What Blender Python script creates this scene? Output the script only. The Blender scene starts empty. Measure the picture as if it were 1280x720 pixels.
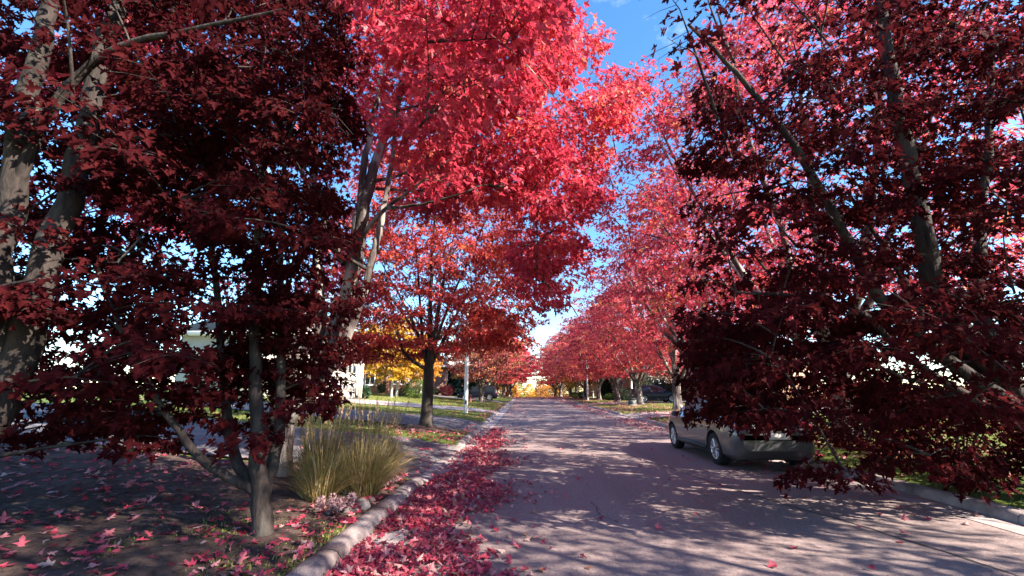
import bpy, bmesh, math, random
import numpy as np
from mathutils import Vector, Matrix

R = math.radians
PI = math.pi
scene = bpy.context.scene
COL = scene.collection
rng = np.random.default_rng(7)
random.seed(7)

# ------------------------------------------------------------------ camera
F = 544.0 / 1280.0
PITCH, YAW = R(13.1), R(1.58)
CAMZ = 1.6
cam_d = bpy.data.cameras.new('camera')
cam = bpy.data.objects.new('camera', cam_d)
COL.objects.link(cam)
cam_d.sensor_width = 36
cam_d.lens = 36 * F
cam_d.clip_start = 0.05
cam_d.clip_end = 3000
cam.location = (0, 0, CAMZ)
cam.rotation_euler = (R(90) + PITCH, 0, YAW)
scene.camera = cam
CM = cam.rotation_euler.to_matrix()


def at(px, py, Y):
    """world point seen at photo pixel (1280x720) at distance Y down the street"""
    d = CM @ Vector(((px - 640) / 544.0, (360 - py) / 544.0, -1))
    k = Y / d.y
    return np.array((d.x * k, Y, CAMZ + d.z * k))


# ------------------------------------------------------------------ light
SUN_EL, SUN_BACK = R(35), R(24)          # sun comes from the right, a little behind the camera
sdir = Vector((math.cos(SUN_EL) * math.cos(SUN_BACK), -math.cos(SUN_EL) * math.sin(SUN_BACK), math.sin(SUN_EL)))
sl = bpy.data.lights.new('sun', 'SUN')
sl.energy = 5.0
sl.angle = R(0.5)
sl.color = (1.0, 0.91, 0.79)
so = bpy.data.objects.new('sun', sl)
COL.objects.link(so)
so.rotation_euler = (-sdir).to_track_quat('-Z', 'Y').to_euler()
so.location = (30, -10, 30)

world = bpy.data.worlds.new('World')
scene.world = world
world.use_nodes = True
nt = world.node_tree
nt.nodes.clear()
wo = nt.nodes.new('ShaderNodeOutputWorld')
bg = nt.nodes.new('ShaderNodeBackground')
sky = nt.nodes.new('ShaderNodeTexSky')
sky.sky_type = 'NISHITA'
sky.sun_disc = False
sky.sun_elevation = SUN_EL
sky.sun_rotation = math.atan2(sdir.x, sdir.y)
sky.air_density = 1.0
sky.dust_density = 0.0
sky.ozone_density = 3.0
bg.inputs['Strength'].default_value = 0.10
# thin wisps of cloud in the sky, fixed to the directions of the sky
tc = nt.nodes.new('ShaderNodeTexCoord')
mp = nt.nodes.new('ShaderNodeMapping')
mp.inputs['Scale'].default_value = (2.2, 2.2, 5.0)
mp.inputs['Location'].default_value = (0.3, 0.2, 0.4)
nz = nt.nodes.new('ShaderNodeTexNoise')
nz.inputs['Scale'].default_value = 1.6
nz.inputs['Detail'].default_value = 8
nz.inputs['Roughness'].default_value = 0.6
cr = nt.nodes.new('ShaderNodeValToRGB')
cr.color_ramp.elements[0].position = 0.58
cr.color_ramp.elements[0].color = (0, 0, 0, 1)
cr.color_ramp.elements[1].position = 0.92
cr.color_ramp.elements[1].color = (0.8, 0.8, 0.8, 1)
mx = nt.nodes.new('ShaderNodeMixRGB')
mx.inputs['Color2'].default_value = (5.5, 5.8, 6.2, 1)
nt.links.new(tc.outputs['Generated'], mp.inputs['Vector'])
nt.links.new(mp.outputs['Vector'], nz.inputs['Vector'])
nt.links.new(nz.outputs['Fac'], cr.inputs['Fac'])
nt.links.new(cr.outputs['Color'], mx.inputs['Fac'])
hs = nt.nodes.new('ShaderNodeHueSaturation')
hs.inputs['Saturation'].default_value = 1.2
nt.links.new(sky.outputs['Color'], hs.inputs['Color'])
nt.links.new(hs.outputs['Color'], mx.inputs['Color1'])
nt.links.new(mx.outputs['Color'], bg.inputs['Color'])
nt.links.new(bg.outputs['Background'], wo.inputs['Surface'])

vs = scene.view_settings
vs.view_transform = 'Standard'
vs.look = 'None'
vs.gamma = 1
vs.use_curve_mapping = False
vs.exposure = 2.1
cy = scene.cycles
cy.use_denoising = True
cy.max_bounces = 8
cy.diffuse_bounces = 4
cy.glossy_bounces = 3
cy.transmission_bounces = 6
cy.transparent_max_bounces = 6
cy.sample_clamp_indirect = 8

# ------------------------------------------------------------------ materials
MATS = {}


def mat(name):
    m = bpy.data.materials.new(name)
    m.use_nodes = True
    n = m.node_tree.nodes
    MATS[name] = m
    return m, n, m.node_tree.links, n['Principled BSDF'], n['Material Output']


def noise_mat(name, c1, c2, scale, rough=0.9, c3=None, scale2=None, bump=0.0, bscale=None, pos=(0.35, 0.65), stretch=None, metal=0.0, spec=0.3, coord='Object'):
    m, n, l, bs, out = mat(name)
    t = n.new('ShaderNodeTexCoord')
    src = t.outputs[coord]
    if stretch:
        mpp = n.new('ShaderNodeMapping')
        mpp.inputs['Scale'].default_value = stretch
        l.new(src, mpp.inputs['Vector'])
        src = mpp.outputs['Vector']
    a = n.new('ShaderNodeTexNoise')
    a.inputs['Scale'].default_value = scale
    a.inputs['Detail'].default_value = 6
    a.inputs['Roughness'].default_value = 0.65
    l.new(src, a.inputs['Vector'])
    r = n.new('ShaderNodeValToRGB')
    r.color_ramp.elements[0].position = pos[0]
    r.color_ramp.elements[1].position = pos[1]
    r.color_ramp.elements[0].color = (*c1, 1)
    r.color_ramp.elements[1].color = (*c2, 1)
    l.new(a.outputs['Fac'], r.inputs['Fac'])
    col = r.outputs['Color']
    if c3:
        b = n.new('ShaderNodeTexNoise')
        b.inputs['Scale'].default_value = scale2
        b.inputs['Detail'].default_value = 5
        l.new(src, b.inputs['Vector'])
        r2 = n.new('ShaderNodeValToRGB')
        r2.color_ramp.elements[0].position = 0.5
        r2.color_ramp.elements[1].position = 0.68
        l.new(b.outputs['Fac'], r2.inputs['Fac'])
        mm = n.new('ShaderNodeMixRGB')
        mm.inputs['Color2'].default_value = (*c3, 1)
        l.new(r2.outputs['Color'], mm.inputs['Fac'])
        l.new(col, mm.inputs['Color1'])
        col = mm.outputs['Color']
    l.new(col, bs.inputs['Base Color'])
    bs.inputs['Roughness'].default_value = rough
    bs.inputs['Metallic'].default_value = metal
    bs.inputs['Specular IOR Level'].default_value = spec
    if bump:
        c = n.new('ShaderNodeTexNoise')
        c.inputs['Scale'].default_value = bscale or scale * 3
        c.inputs['Detail'].default_value = 6
        l.new(src, c.inputs['Vector'])
        bp = n.new('ShaderNodeBump')
        bp.inputs['Strength'].default_value = bump
        bp.inputs['Distance'].default_value = 0.02
        l.new(c.outputs['Fac'], bp.inputs['Height'])
        l.new(bp.outputs['Normal'], bs.inputs['Normal'])
    return m


def leaf_mat(name, stops, transl=0.4, tgain=1.5, rough=0.5, under=(0.9, 0.55, 0.55), spec=0.3):
    """leaf colour from a per-face value; light shines partly through the blade"""
    m, n, l, bs, out = mat(name)
    at_ = n.new('ShaderNodeAttribute')
    at_.attribute_name = 'hue'
    r = n.new('ShaderNodeValToRGB')
    e = r.color_ramp.elements
    e[0].position, e[0].color = stops[0][0], (*stops[0][1], 1)
    e[1].position, e[1].color = stops[-1][0], (*stops[-1][1], 1)
    for p, c in stops[1:-1]:
        q = e.new(p)
        q.color = (*c, 1)
    l.new(at_.outputs['Fac'], r.inputs['Fac'])
    oi = n.new('ShaderNodeObjectInfo')
    mu = n.new('ShaderNodeMixRGB')
    mu.blend_type = 'MULTIPLY'
    mu.inputs['Fac'].default_value = 1
    l.new(r.outputs['Color'], mu.inputs['Color1'])
    l.new(oi.outputs['Color'], mu.inputs['Color2'])
    l.new(mu.outputs['Color'], bs.inputs['Base Color'])
    bs.inputs['Roughness'].default_value = rough
    bs.inputs['Specular IOR Level'].default_value = spec
    tr = n.new('ShaderNodeBsdfTranslucent')
    g = n.new('ShaderNodeMixRGB')
    g.blend_type = 'MULTIPLY'
    g.inputs['Fac'].default_value = 1
    g.inputs['Color2'].default_value = (tgain, tgain, tgain, 1)
    l.new(mu.outputs['Color'], g.inputs['Color1'])
    l.new(g.outputs['Color'], tr.inputs['Color'])
    ms = n.new('ShaderNodeMixShader')
    ms.inputs['Fac'].default_value = transl
    l.new(bs.outputs['BSDF'], ms.inputs[1])
    l.new(tr.outputs['BSDF'], ms.inputs[2])
    l.new(ms.outputs['Shader'], out.inputs['Surface'])
    return m


def plain(name, c, rough=0.5, metal=0.0, spec=0.5, coat=0.0):
    m, n, l, bs, out = mat(name)
    t = n.new('ShaderNodeTexCoord')
    a = n.new('ShaderNodeTexNoise')
    a.inputs['Scale'].default_value = 9
    a.inputs['Detail'].default_value = 4
    l.new(t.outputs['Object'], a.inputs['Vector'])
    r = n.new('ShaderNodeValToRGB')
    r.color_ramp.elements[0].position = 0.3
    r.color_ramp.elements[1].position = 0.7
    r.color_ramp.elements[0].color = (*[x * 0.88 for x in c], 1)
    r.color_ramp.elements[1].color = (*[min(1, x * 1.06) for x in c], 1)
    l.new(a.outputs['Fac'], r.inputs['Fac'])
    l.new(r.outputs['Color'], bs.inputs['Base Color'])
    bs.inputs['Roughness'].default_value = rough
    bs.inputs['Metallic'].default_value = metal
    bs.inputs['Specular IOR Level'].default_value = spec
    bs.inputs['Coat Weight'].default_value = coat
    bs.inputs['Coat Roughness'].default_value = 0.05
    return m


def brick_mat(name, c1, c2, mortar):
    m, n, l, bs, out = mat(name)
    t = n.new('ShaderNodeTexCoord')
    ge = n.new('ShaderNodeNewGeometry')
    sx = n.new('ShaderNodeSeparateXYZ')
    l.new(t.outputs['Object'], sx.inputs[0])
    ad = n.new('ShaderNodeMath')
    ad.operation = 'ADD'
    l.new(sx.outputs['X'], ad.inputs[0])
    l.new(sx.outputs['Y'], ad.inputs[1])
    cx = n.new('ShaderNodeCombineXYZ')
    l.new(ad.outputs[0], cx.inputs['X'])
    l.new(sx.outputs['Z'], cx.inputs['Y'])
    b = n.new('ShaderNodeTexBrick')
    b.inputs['Color1'].default_value = (*c1, 1)
    b.inputs['Color2'].default_value = (*c2, 1)
    b.inputs['Mortar'].default_value = (*mortar, 1)
    b.inputs['Scale'].default_value = 1
    b.inputs['Brick Width'].default_value = 0.22
    b.inputs['Row Height'].default_value = 0.075
    b.inputs['Mortar Size'].default_value = 0.008
    l.new(cx.outputs[0], b.inputs['Vector'])
    l.new(b.outputs['Color'], bs.inputs['Base Color'])
    bs.inputs['Roughness'].default_value = 0.9
    return m


RED = [(0.0, (0.19, 0.014, 0.032)), (0.3, (0.38, 0.035, 0.062)), (0.55, (0.54, 0.056, 0.082)), (0.8, (0.60, 0.105, 0.10)), (1.0, (0.62, 0.25, 0.09))]
leaf_mat('crimson_leaf', RED, 0.42, 1.45)
leaf_mat('scarlet_leaf', [(0.0, (0.16, 0.014, 0.018)), (0.3, (0.36, 0.035, 0.036)), (0.55, (0.50, 0.070, 0.05)), (0.8, (0.56, 0.15, 0.055)), (1.0, (0.56, 0.28, 0.07))], 0.42, 1.4)
leaf_mat('shaded_red_leaf', [(0.0, (0.030, 0.004, 0.006)), (0.5, (0.050, 0.006, 0.008)), (1.0, (0.075, 0.010, 0.010))], 0.42, 1.5, rough=0.75, spec=0.05)  # red leaf colour darkened to stand in for deep shade at both sides
leaf_mat('gold_leaf', [(0.0, (0.26, 0.13, 0.012)), (0.5, (0.55, 0.31, 0.025)), (1.0, (0.70, 0.48, 0.06))], 0.4, 1.3)
leaf_mat('russet_leaf', [(0.0, (0.10, 0.030, 0.010)), (0.5, (0.22, 0.075, 0.02)), (1.0, (0.34, 0.17, 0.03))], 0.38, 1.3)
leaf_mat('evergreen_leaf', [(0.0, (0.012, 0.030, 0.016)), (0.6, (0.03, 0.06, 0.03)), (1.0, (0.06, 0.11, 0.05))], 0.15, 1.0)
leaf_mat('shrub_leaf', [(0.0, (0.05, 0.09, 0.02)), (0.6, (0.12, 0.18, 0.035)), (1.0, (0.22, 0.28, 0.06))], 0.25, 1.2)
leaf_mat('fallen_leaf', [(0.0, (0.19, 0.018, 0.036)), (0.35, (0.38, 0.032, 0.066)), (0.6, (0.46, 0.095, 0.12)), (0.78, (0.55, 0.25, 0.25)), (0.9, (0.44, 0.29, 0.24)), (1.0, (0.26, 0.13, 0.08))], 0.18, 1.2, rough=0.6)
leaf_mat('grass_blade', [(0.0, (0.09, 0.12, 0.026)), (0.5, (0.20, 0.22, 0.055)), (1.0, (0.34, 0.32, 0.10))], 0.3, 1.2)
leaf_mat('tall_grass_blade', [(0.0, (0.09, 0.095, 0.028)), (0.45, (0.19, 0.165, 0.055)), (0.75, (0.33, 0.23, 0.10)), (1.0, (0.50, 0.38, 0.25))], 0.3, 1.2)
noise_mat('bark', (0.035, 0.025, 0.024), (0.105, 0.080, 0.072), 5, 0.95, (0.42, 0.38, 0.34), 2.0, bump=0.8, bscale=18, stretch=(1.6, 1.6, 0.45))  # pale patches: smooth grey bark, lightened further to imitate sun flecks on the limbs
noise_mat('dark_bark', (0.014, 0.010, 0.009), (0.046, 0.034, 0.030), 9, 0.95, (0.07, 0.06, 0.05), 3.0, bump=1.0, bscale=18, stretch=(1.6, 1.6, 0.45))
noise_mat('birch_bark', (0.35, 0.32, 0.28), (0.62, 0.58, 0.52), 3, 0.8, bump=0.3, stretch=(1, 1, 3))
noise_mat('lawn', (0.055, 0.085, 0.018), (0.12, 0.155, 0.03), 1.2, 1.0, (0.17, 0.14, 0.06), 0.35, bump=0.6, bscale=30, spec=0.1)
noise_mat('soil', (0.035, 0.024, 0.020), (0.10, 0.065, 0.055), 9, 1.0, bump=0.9, bscale=30, spec=0.1)
noise_mat('concrete', (0.26, 0.215, 0.21), (0.40, 0.345, 0.33), 3, 0.9, (0.20, 0.16, 0.155), 1.1, bump=0.3, bscale=40, spec=0.2)
noise_mat('kerb_concrete', (0.23, 0.175, 0.165), (0.38, 0.31, 0.29), 4, 0.9, (0.13, 0.095, 0.095), 1.5, bump=0.5, bscale=50, spec=0.2)
noise_mat('driveway_asphalt', (0.085, 0.078, 0.085), (0.145, 0.13, 0.14), 5, 0.9, (0.19, 0.165, 0.165), 0.8, bump=0.5, bscale=90, spec=0.25)
noise_mat('paint_white', (0.72, 0.69, 0.65), (0.82, 0.79, 0.75), 1.3, 0.6)
noise_mat('siding_cream', (0.40, 0.365, 0.31), (0.48, 0.44, 0.38), 0.8, 0.75)
noise_mat('stucco_beige', (0.36, 0.325, 0.28), (0.45, 0.41, 0.36), 1.2, 0.9, bump=0.2, bscale=60)
noise_mat('shingle', (0.09, 0.08, 0.08), (0.20, 0.175, 0.165), 8, 0.95, stretch=(1, 1, 4), bump=0.4)
noise_mat('rock', (0.15, 0.12, 0.11), (0.32, 0.26, 0.24), 6, 0.95, bump=0.8, bscale=14)
noise_mat('pole_concrete', (0.48, 0.45, 0.42), (0.66, 0.63, 0.59), 4, 0.85, (0.36, 0.33, 0.31), 1.6, stretch=(1, 1, 0.4), bump=0.2)
brick_mat('brick_orange', (0.40, 0.16, 0.085), (0.31, 0.115, 0.06), (0.38, 0.30, 0.25))
brick_mat('brick_brown', (0.20, 0.09, 0.06), (0.26, 0.12, 0.08), (0.28, 0.23, 0.2))
plain('dark_paint', (0.004, 0.005, 0.010), 0.4, 0.0, 0.15, 0.08)
plain('silver_paint', (0.085, 0.083, 0.088), 0.3, 0.2, 0.5, 0.8)
plain('glass', (0.012, 0.015, 0.018), 0.08, 0.0, 0.45)
plain('rubber', (0.018, 0.018, 0.019), 0.85, spec=0.2)
plain('alloy', (0.50, 0.50, 0.51), 0.3, 0.9)
plain('black_plastic', (0.025, 0.025, 0.026), 0.6)
plain('lamp_lens', (0.75, 0.76, 0.78), 0.1)
plain('red_lens', (0.35, 0.015, 0.015), 0.15)
plain('hydrant_red', (0.13, 0.025, 0.024), 0.7)
plain('utility_green', (0.045, 0.052, 0.05), 0.6)
plain('metal_grey', (0.38, 0.38, 0.38), 0.45, 0.6)
plain('flower_dry', (0.34, 0.19, 0.20), 0.9)
plain('tar', (0.03, 0.025, 0.027), 0.7)


def asphalt():
    m, n, l, bs, out = mat('asphalt')
    t = n.new('ShaderNodeTexCoord')
    big = n.new('ShaderNodeTexNoise')
    big.inputs['Scale'].default_value = 0.35
    big.inputs['Detail'].default_value = 5
    fine = n.new('ShaderNodeTexVoronoi')
    fine.inputs['Scale'].default_value = 55
    gr = n.new('ShaderNodeTexNoise')
    gr.inputs['Scale'].default_value = 22
    gr.inputs['Detail'].default_value = 8
    gr.inputs['Roughness'].default_value = 0.8
    for q in (fine, gr):
        l.new(t.outputs['Object'], q.inputs['Vector'])
    mp_ = n.new('ShaderNodeMapping')
    mp_.inputs['Scale'].default_value = (2.6, 0.35, 1)
    l.new(t.outputs['Object'], mp_.inputs['Vector'])
    l.new(mp_.outputs['Vector'], big.inputs['Vector'])
    r = n.new('ShaderNodeValToRGB')
    r.color_ramp.elements[0].position = 0.3
    r.color_ramp.elements[1].position = 0.7
    r.color_ramp.elements[0].color = (0.215, 0.158, 0.148, 1)
    r.color_ramp.elements[1].color = (0.295, 0.228, 0.212, 1)
    l.new(big.outputs['Fac'], r.inputs['Fac'])
    r2 = n.new('ShaderNodeValToRGB')
    r2.color_ramp.elements[0].position = 0.3
    r2.color_ramp.elements[1].position = 0.72
    r2.color_ramp.elements[0].color = (0.45, 0.45, 0.47, 1)
    r2.color_ramp.elements[1].color = (1.55, 1.5, 1.5, 1)
    l.new(gr.outputs['Fac'], r2.inputs['Fac'])
    r3 = n.new('ShaderNodeValToRGB')
    r3.color_ramp.elements[0].position = 0.0
    r3.color_ramp.elements[1].position = 0.5
    r3.color_ramp.elements[0].color = (1.15, 1.12, 1.12, 1)
    r3.color_ramp.elements[1].color = (0.86, 0.86, 0.86, 1)
    l.new(fine.outputs['Distance'], r3.inputs['Fac'])
    m1 = n.new('ShaderNodeMixRGB')
    m1.blend_type = 'MULTIPLY'
    m1.inputs['Fac'].default_value = 1
    m2 = n.new('ShaderNodeMixRGB')
    m2.blend_type = 'MULTIPLY'
    m2.inputs['Fac'].default_value = 1
    l.new(r.outputs['Color'], m1.inputs['Color1'])
    l.new(r2.outputs['Color'], m1.inputs['Color2'])
    l.new(m1.outputs['Color'], m2.inputs['Color1'])
    l.new(r3.outputs['Color'], m2.inputs['Color2'])
    l.new(m2.outputs['Color'], bs.inputs['Base Color'])
    bs.inputs['Roughness'].default_value = 0.88
    bs.inputs['Specular IOR Level'].default_value = 0.25
    bp = n.new('ShaderNodeBump')
    bp.inputs['Strength'].default_value = 0.7
    bp.inputs['Distance'].default_value = 0.012
    l.new(gr.outputs['Fac'], bp.inputs['Height'])
    l.new(bp.outputs['Normal'], bs.inputs['Normal'])


asphalt()


# ------------------------------------------------------------------ mesh helpers
class Buf:
    def __init__(self):
        self.v, self.counts, self.loops, self.hue = [], [], [], []
        self.n = 0

    def add(self, verts, faces, hue=0.5):
        """verts (n,3); faces: list of index lists"""
        verts = np.asarray(verts, float).reshape(-1, 3)
        self.v.append(verts)
        for f in faces:
            self.counts.append(np.array([len(f)], np.int32))
            self.loops.append(np.asarray(f, np.int32) + self.n)
            self.hue.append(np.array([hue], np.float32))
        self.n += len(verts)

    def quads(self, verts, q, hue=0.5):
        verts = np.asarray(verts, float).reshape(-1, 3)
        q = np.asarray(q, np.int32)
        self.v.append(verts)
        self.counts.append(np.full(len(q), q.shape[1], np.int32))
        self.loops.append((q + self.n).ravel())
        self.hue.append(np.full(len(q), hue, np.float32))
        self.n += len(verts)

    def inst(self, T, faces, pos, X, Y, Z, size, hue):
        """template T (k,3) placed n times"""
        n, k = len(pos), len(T)
        V = pos[:, None, :] + size[:, None, None] * (T[None, :, 0, None] * X[:, None, :] + T[None, :, 1, None] * Y[:, None, :] + T[None, :, 2, None] * Z[:, None, :])
        self.v.append(V.reshape(-1, 3))
        fl = np.concatenate([np.asarray(f, np.int32) for f in faces])
        fc = np.array([len(f) for f in faces], np.int32)
        off = (np.arange(n, dtype=np.int32) * k + self.n)
        self.loops.append((off[:, None] + fl[None, :]).ravel())
        self.counts.append(np.tile(fc, n))
        self.hue.append(np.repeat(hue.astype(np.float32), len(faces)))
        self.n += n * k

    def build(self, name, material, parent=None, smooth=False):
        me = bpy.data.meshes.new(name)
        V = np.concatenate(self.v).astype(np.float32)
        C = np.concatenate(self.counts)
        Lp = np.concatenate(self.loops)
        H = np.concatenate(self.hue)
        me.vertices.add(len(V))
        me.vertices.foreach_set('co', V.ravel())
        me.loops.add(len(Lp))
        me.loops.foreach_set('vertex_index', Lp)
        me.polygons.add(len(C))
        st = np.zeros(len(C), np.int32)
        st[1:] = np.cumsum(C)[:-1]
        me.polygons.foreach_set('loop_start', st)
        if smooth:
            me.polygons.foreach_set('use_smooth', np.ones(len(C), bool))
        a = me.attributes.new('hue', 'FLOAT', 'FACE')
        a.data.foreach_set('value', H)
        me.update(calc_edges=True)
        me.materials.append(MATS[material] if isinstance(material, str) else material)
        o = bpy.data.objects.new(name, me)
        COL.objects.link(o)
        if parent:
            o.parent = parent
        return o


def tube(buf, pts, rad, sides=6, cap=False):
    P = np.asarray(pts, float)
    N = len(P)
    rad = np.broadcast_to(np.asarray(rad, float), (N,))
    T = np.gradient(P, axis=0)
    T /= np.linalg.norm(T, axis=1)[:, None] + 1e-9
    ref = np.array((1.0, 0, 0)) if abs(T[0][0]) < 0.8 else np.array((0, 1.0, 0))
    u = np.cross(T[0], ref)
    u /= np.linalg.norm(u)
    ang = np.arange(sides) / sides * 2 * PI
    V = np.zeros((N, sides, 3))
    for i in range(N):
        u = u - T[i] * np.dot(u, T[i])
        u /= np.linalg.norm(u) + 1e-9
        w = np.cross(T[i], u)
        V[i] = P[i] + rad[i] * (np.cos(ang)[:, None] * u + np.sin(ang)[:, None] * w)
    idx = np.arange(N * sides).reshape(N, sides)
    a = idx[:-1]
    b = np.roll(a, -1, axis=1)
    c = np.roll(idx[1:], -1, axis=1)
    d = idx[1:]
    q = np.stack([a, b, c, d], axis=-1).reshape(-1, 4)
    base = buf.n
    buf.quads(V.reshape(-1, 3), q)
    if cap:
        buf.counts.append(np.array([sides], np.int32)); buf.loops.append((idx[0][::-1] + base).astype(np.int32)); buf.hue.append(np.array([.5], np.float32))
        buf.counts.append(np.array([sides], np.int32)); buf.loops.append((idx[-1] + base).astype(np.int32)); buf.hue.append(np.array([.5], np.float32))


def box(buf, x0, x1, y0, y1, z0, z1, hue=.5):
    v = [(x0, y0, z0), (x1, y0, z0), (x1, y1, z0), (x0, y1, z0), (x0, y0, z1), (x1, y0, z1), (x1, y1, z1), (x0, y1, z1)]
    buf.quads(v, [(3, 2, 1, 0), (4, 5, 6, 7), (0, 1, 5, 4), (1, 2, 6, 5), (2, 3, 7, 6), (3, 0, 4, 7)], hue)


def lathe(buf, prof, sides=16, c=(0, 0, 0)):
    pr = np.asarray(prof, float)
    ang = np.arange(sides) / sides * 2 * PI
    V = np.stack([np.stack([c[0] + r * np.cos(ang), c[1] + r * np.sin(ang), np.full(sides, c[2] + z)], -1) for r, z in pr])
    idx = np.arange(len(pr) * sides).reshape(len(pr), sides)
    a = idx[:-1]; b = np.roll(a, -1, 1); d = idx[1:]; cc = np.roll(d, -1, 1)
    buf.quads(V.reshape(-1, 3), np.stack([a, b, cc, d], -1).reshape(-1, 4))


def tag(o, label=None, cat=None, group=None, kind=None):
    if label: o['label'] = label
    if cat: o['category'] = cat
    if group: o['group'] = group
    if kind: o['kind'] = kind
    return o


def thing(name, loc, label, cat, group=None, rz=0.0):
    o = bpy.data.objects.new(name, None)
    o.empty_display_size = 0.2
    COL.objects.link(o)
    o.location = loc
    o.rotation_euler = (0, 0, rz)
    return tag(o, label, cat, group)


def copy_thing(src, loc, rz, scale, label, tint=None):
    c = src.copy()
    COL.objects.link(c)
    c.location = loc
    c.rotation_euler = (0, 0, rz)
    c.scale = scale if hasattr(scale, '__len__') else (scale,) * 3
    c['label'] = label
    for ch in list(src.children):
        d = ch.copy()
        COL.objects.link(d)
        d.parent = c
        if tint is not None and ch.name.startswith('crown'):
            d.color = (*tint, 1)
        for g in list(ch.children):
            e = g.copy()
            COL.objects.link(e)
            e.parent = d
    return c


# ------------------------------------------------------------------ terrain
KL, KR = -1.72, 6.02           # faces of the two kerbs
DRIVES_L = [(8.2, 13.0), (16.6, 22.0), (29.2, 33.0), (49.5, 54.5), (76, 80)]
DRIVES_R = [(-6, -1), (24.6, 29.0), (44.0, 49.4), (66, 70)]


def sst(a, b, x):
    t = np.clip((x - a) / (b - a), 0, 1)
    return t * t * (3 - 2 * t)


def dip(Y):
    Y = np.asarray(Y, float)
    d = np.clip(Y - 80, 0, None)
    z = np.where(d < 50, -0.0005 * d * d, -1.25 - 0.05 * (d - 50))
    return np.maximum(z, -14)


def indrive(Y, dr):
    r = np.zeros_like(np.asarray(Y, float))
    for a, b in dr:
        r = np.maximum(r, sst(a - 0.25, a + 0.05, Y) * (1 - sst(b - 0.05, b + 0.25, Y)))
    return r


def ground(x, Y):
    x = np.asarray(x, float); Y = np.asarray(Y, float)
    dl = -1.93 - x
    zl = 0.106 + 0.085 * np.clip(dl, 0, 12.5) + 0.012 * np.clip(dl - 12.5, 0, 40)
    zl = zl - 0.076 * (1 - sst(0, 1.7, dl)) * indrive(Y, DRIVES_L)
    dr = x - 6.23
    zr = 0.106 + 0.022 * np.clip(dr, 0, 30)
    zr = zr - 0.076 * (1 - sst(0, 1.7, dr)) * indrive(Y, DRIVES_R)
    z = np.where(x < -1.9, zl, np.where(x > 6.2, zr, -0.10))
    return z + dip(Y)


def G(x, y):
    return float(ground(x, y))


xs = np.array(sorted(set([-400, -200, -100, -60, -40, -30, -25, -20, -17, -14.4] + list(np.arange(-13.5, -1.95, 0.55)) + [-3.6, -3.0, -2.6, -2.3, -2.1, -1.93, -1.90, -1.89, 2, 6.19, 6.201, 6.23, 6.5, 6.8, 7.2, 7.6, 8.0, 8.6] + list(np.arange(9.2, 20, 1.2)) + [24, 30, 36, 50, 80, 150, 400])))
ysl = [-60, -30, -15, -8]
ysl += list(np.arange(-6, 90, 0.5)) + list(np.arange(90, 200, 3)) + [230, 280, 350, 500, 900, 1500]
for a, b in DRIVES_L + DRIVES_R:
    ysl += [a - .25, a - .1, a + .05, b - .05, b + .1, b + .25]
ys = np.array(sorted(set(np.round(ysl, 3))))
XX, YY = np.meshgrid(xs, ys)
ZZ = ground(XX, YY)
und = 0.02 * np.sin(XX * 1.3 + YY * .7) * np.sin(YY * .9) * ((XX < -3.2) | (XX > 8))
ZZ = ZZ + und
gi = np.arange(XX.size).reshape(XX.shape)
b = Buf()
b.quads(np.stack([XX, YY, ZZ], -1).reshape(-1, 3), np.stack([gi[:-1, :-1], gi[:-1, 1:], gi[1:, 1:], gi[1:, :-1]], -1).reshape(-1, 4))
tag(b.build('ground', 'lawn', smooth=False), kind='structure')

yr = np.array(sorted(set(list(np.arange(-30, 200, 2.0)) + [230, 300, 500])))


def strip(name, x0, x1, z, m, ys_=yr, kind='structure', nx=2):
    xx = np.linspace(x0, x1, nx)
    A, B = np.meshgrid(xx, ys_)
    Z = z + dip(B)
    q = np.arange(A.size).reshape(A.shape)
    bb = Buf()
    bb.quads(np.stack([A, B, Z], -1).reshape(-1, 3), np.stack([q[:-1, :-1], q[:-1, 1:], q[1:, 1:], q[1:, :-1]], -1).reshape(-1, 4))
    return tag(bb.build(name, m), kind=kind)


strip('road', -1.31, 5.61, 0.0, 'asphalt')
strip('gutter', -1.76, -1.295, 0.006, 'concrete')
strip('gutter', 5.595, 6.06, 0.006, 'concrete')
# thin dark joint along the gutter
strip('gutter_joint', -1.315, -1.285, 0.010, 'tar', np.arange(-5, 90, 2.0))


def kerb(name, face, sgn, drives):
    """rounded concrete kerb in cast lengths, dropped at the driveways"""
    bb = Buf()
    prof = [(0.0, -0.08), (0.0, 0.0), (0.02, 0.55), (0.05, 0.86), (0.09, 0.98), (0.14, 1.0), (0.215, 0.99), (0.225, 0.9), (0.225, -0.5)]
    y = -12.0
    k = 0
    while y < 150:
        L = 1.5 if y < 60 else 6
        ysx = np.linspace(y + 0.008, y + L - 0.008, 7)
        rows = []
        for i, yy in enumerate(ysx):
            h = 0.135 - 0.095 * float(indrive(yy, drives))
            e = 0.986 if i in (0, 6) else 1.0
            jit = 0.004 * math.sin(yy * 7.1 + k)
            rows.append([(face + sgn * (ux + jit), yy, (uz * h * e) + float(dip(yy))) for ux, uz in prof])
        V = np.array(rows)
        n, m_ = V.shape[0], V.shape[1]
        q = np.arange(n * m_).reshape(n, m_)
        Q = np.stack([q[:-1, :-1], q[:-1, 1:], q[1:, 1:], q[1:, :-1]], -1).reshape(-1, 4)
        base = bb.n
        bb.quads(V.reshape(-1, 3), Q if sgn < 0 else Q[:, ::-1])
        for row in (q[0], q[-1]):
            bb.counts.append(np.array([m_], np.int32)); bb.loops.append((row + base).astype(np.int32)); bb.hue.append(np.array([.5], np.float32))
        y += L
        k += 1
    return tag(bb.build(name, 'kerb_concrete', smooth=True), kind='structure')


kerb('kerb', KL, -1, DRIVES_L)
kerb('kerb', KR, 1, DRIVES_R)


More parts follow.
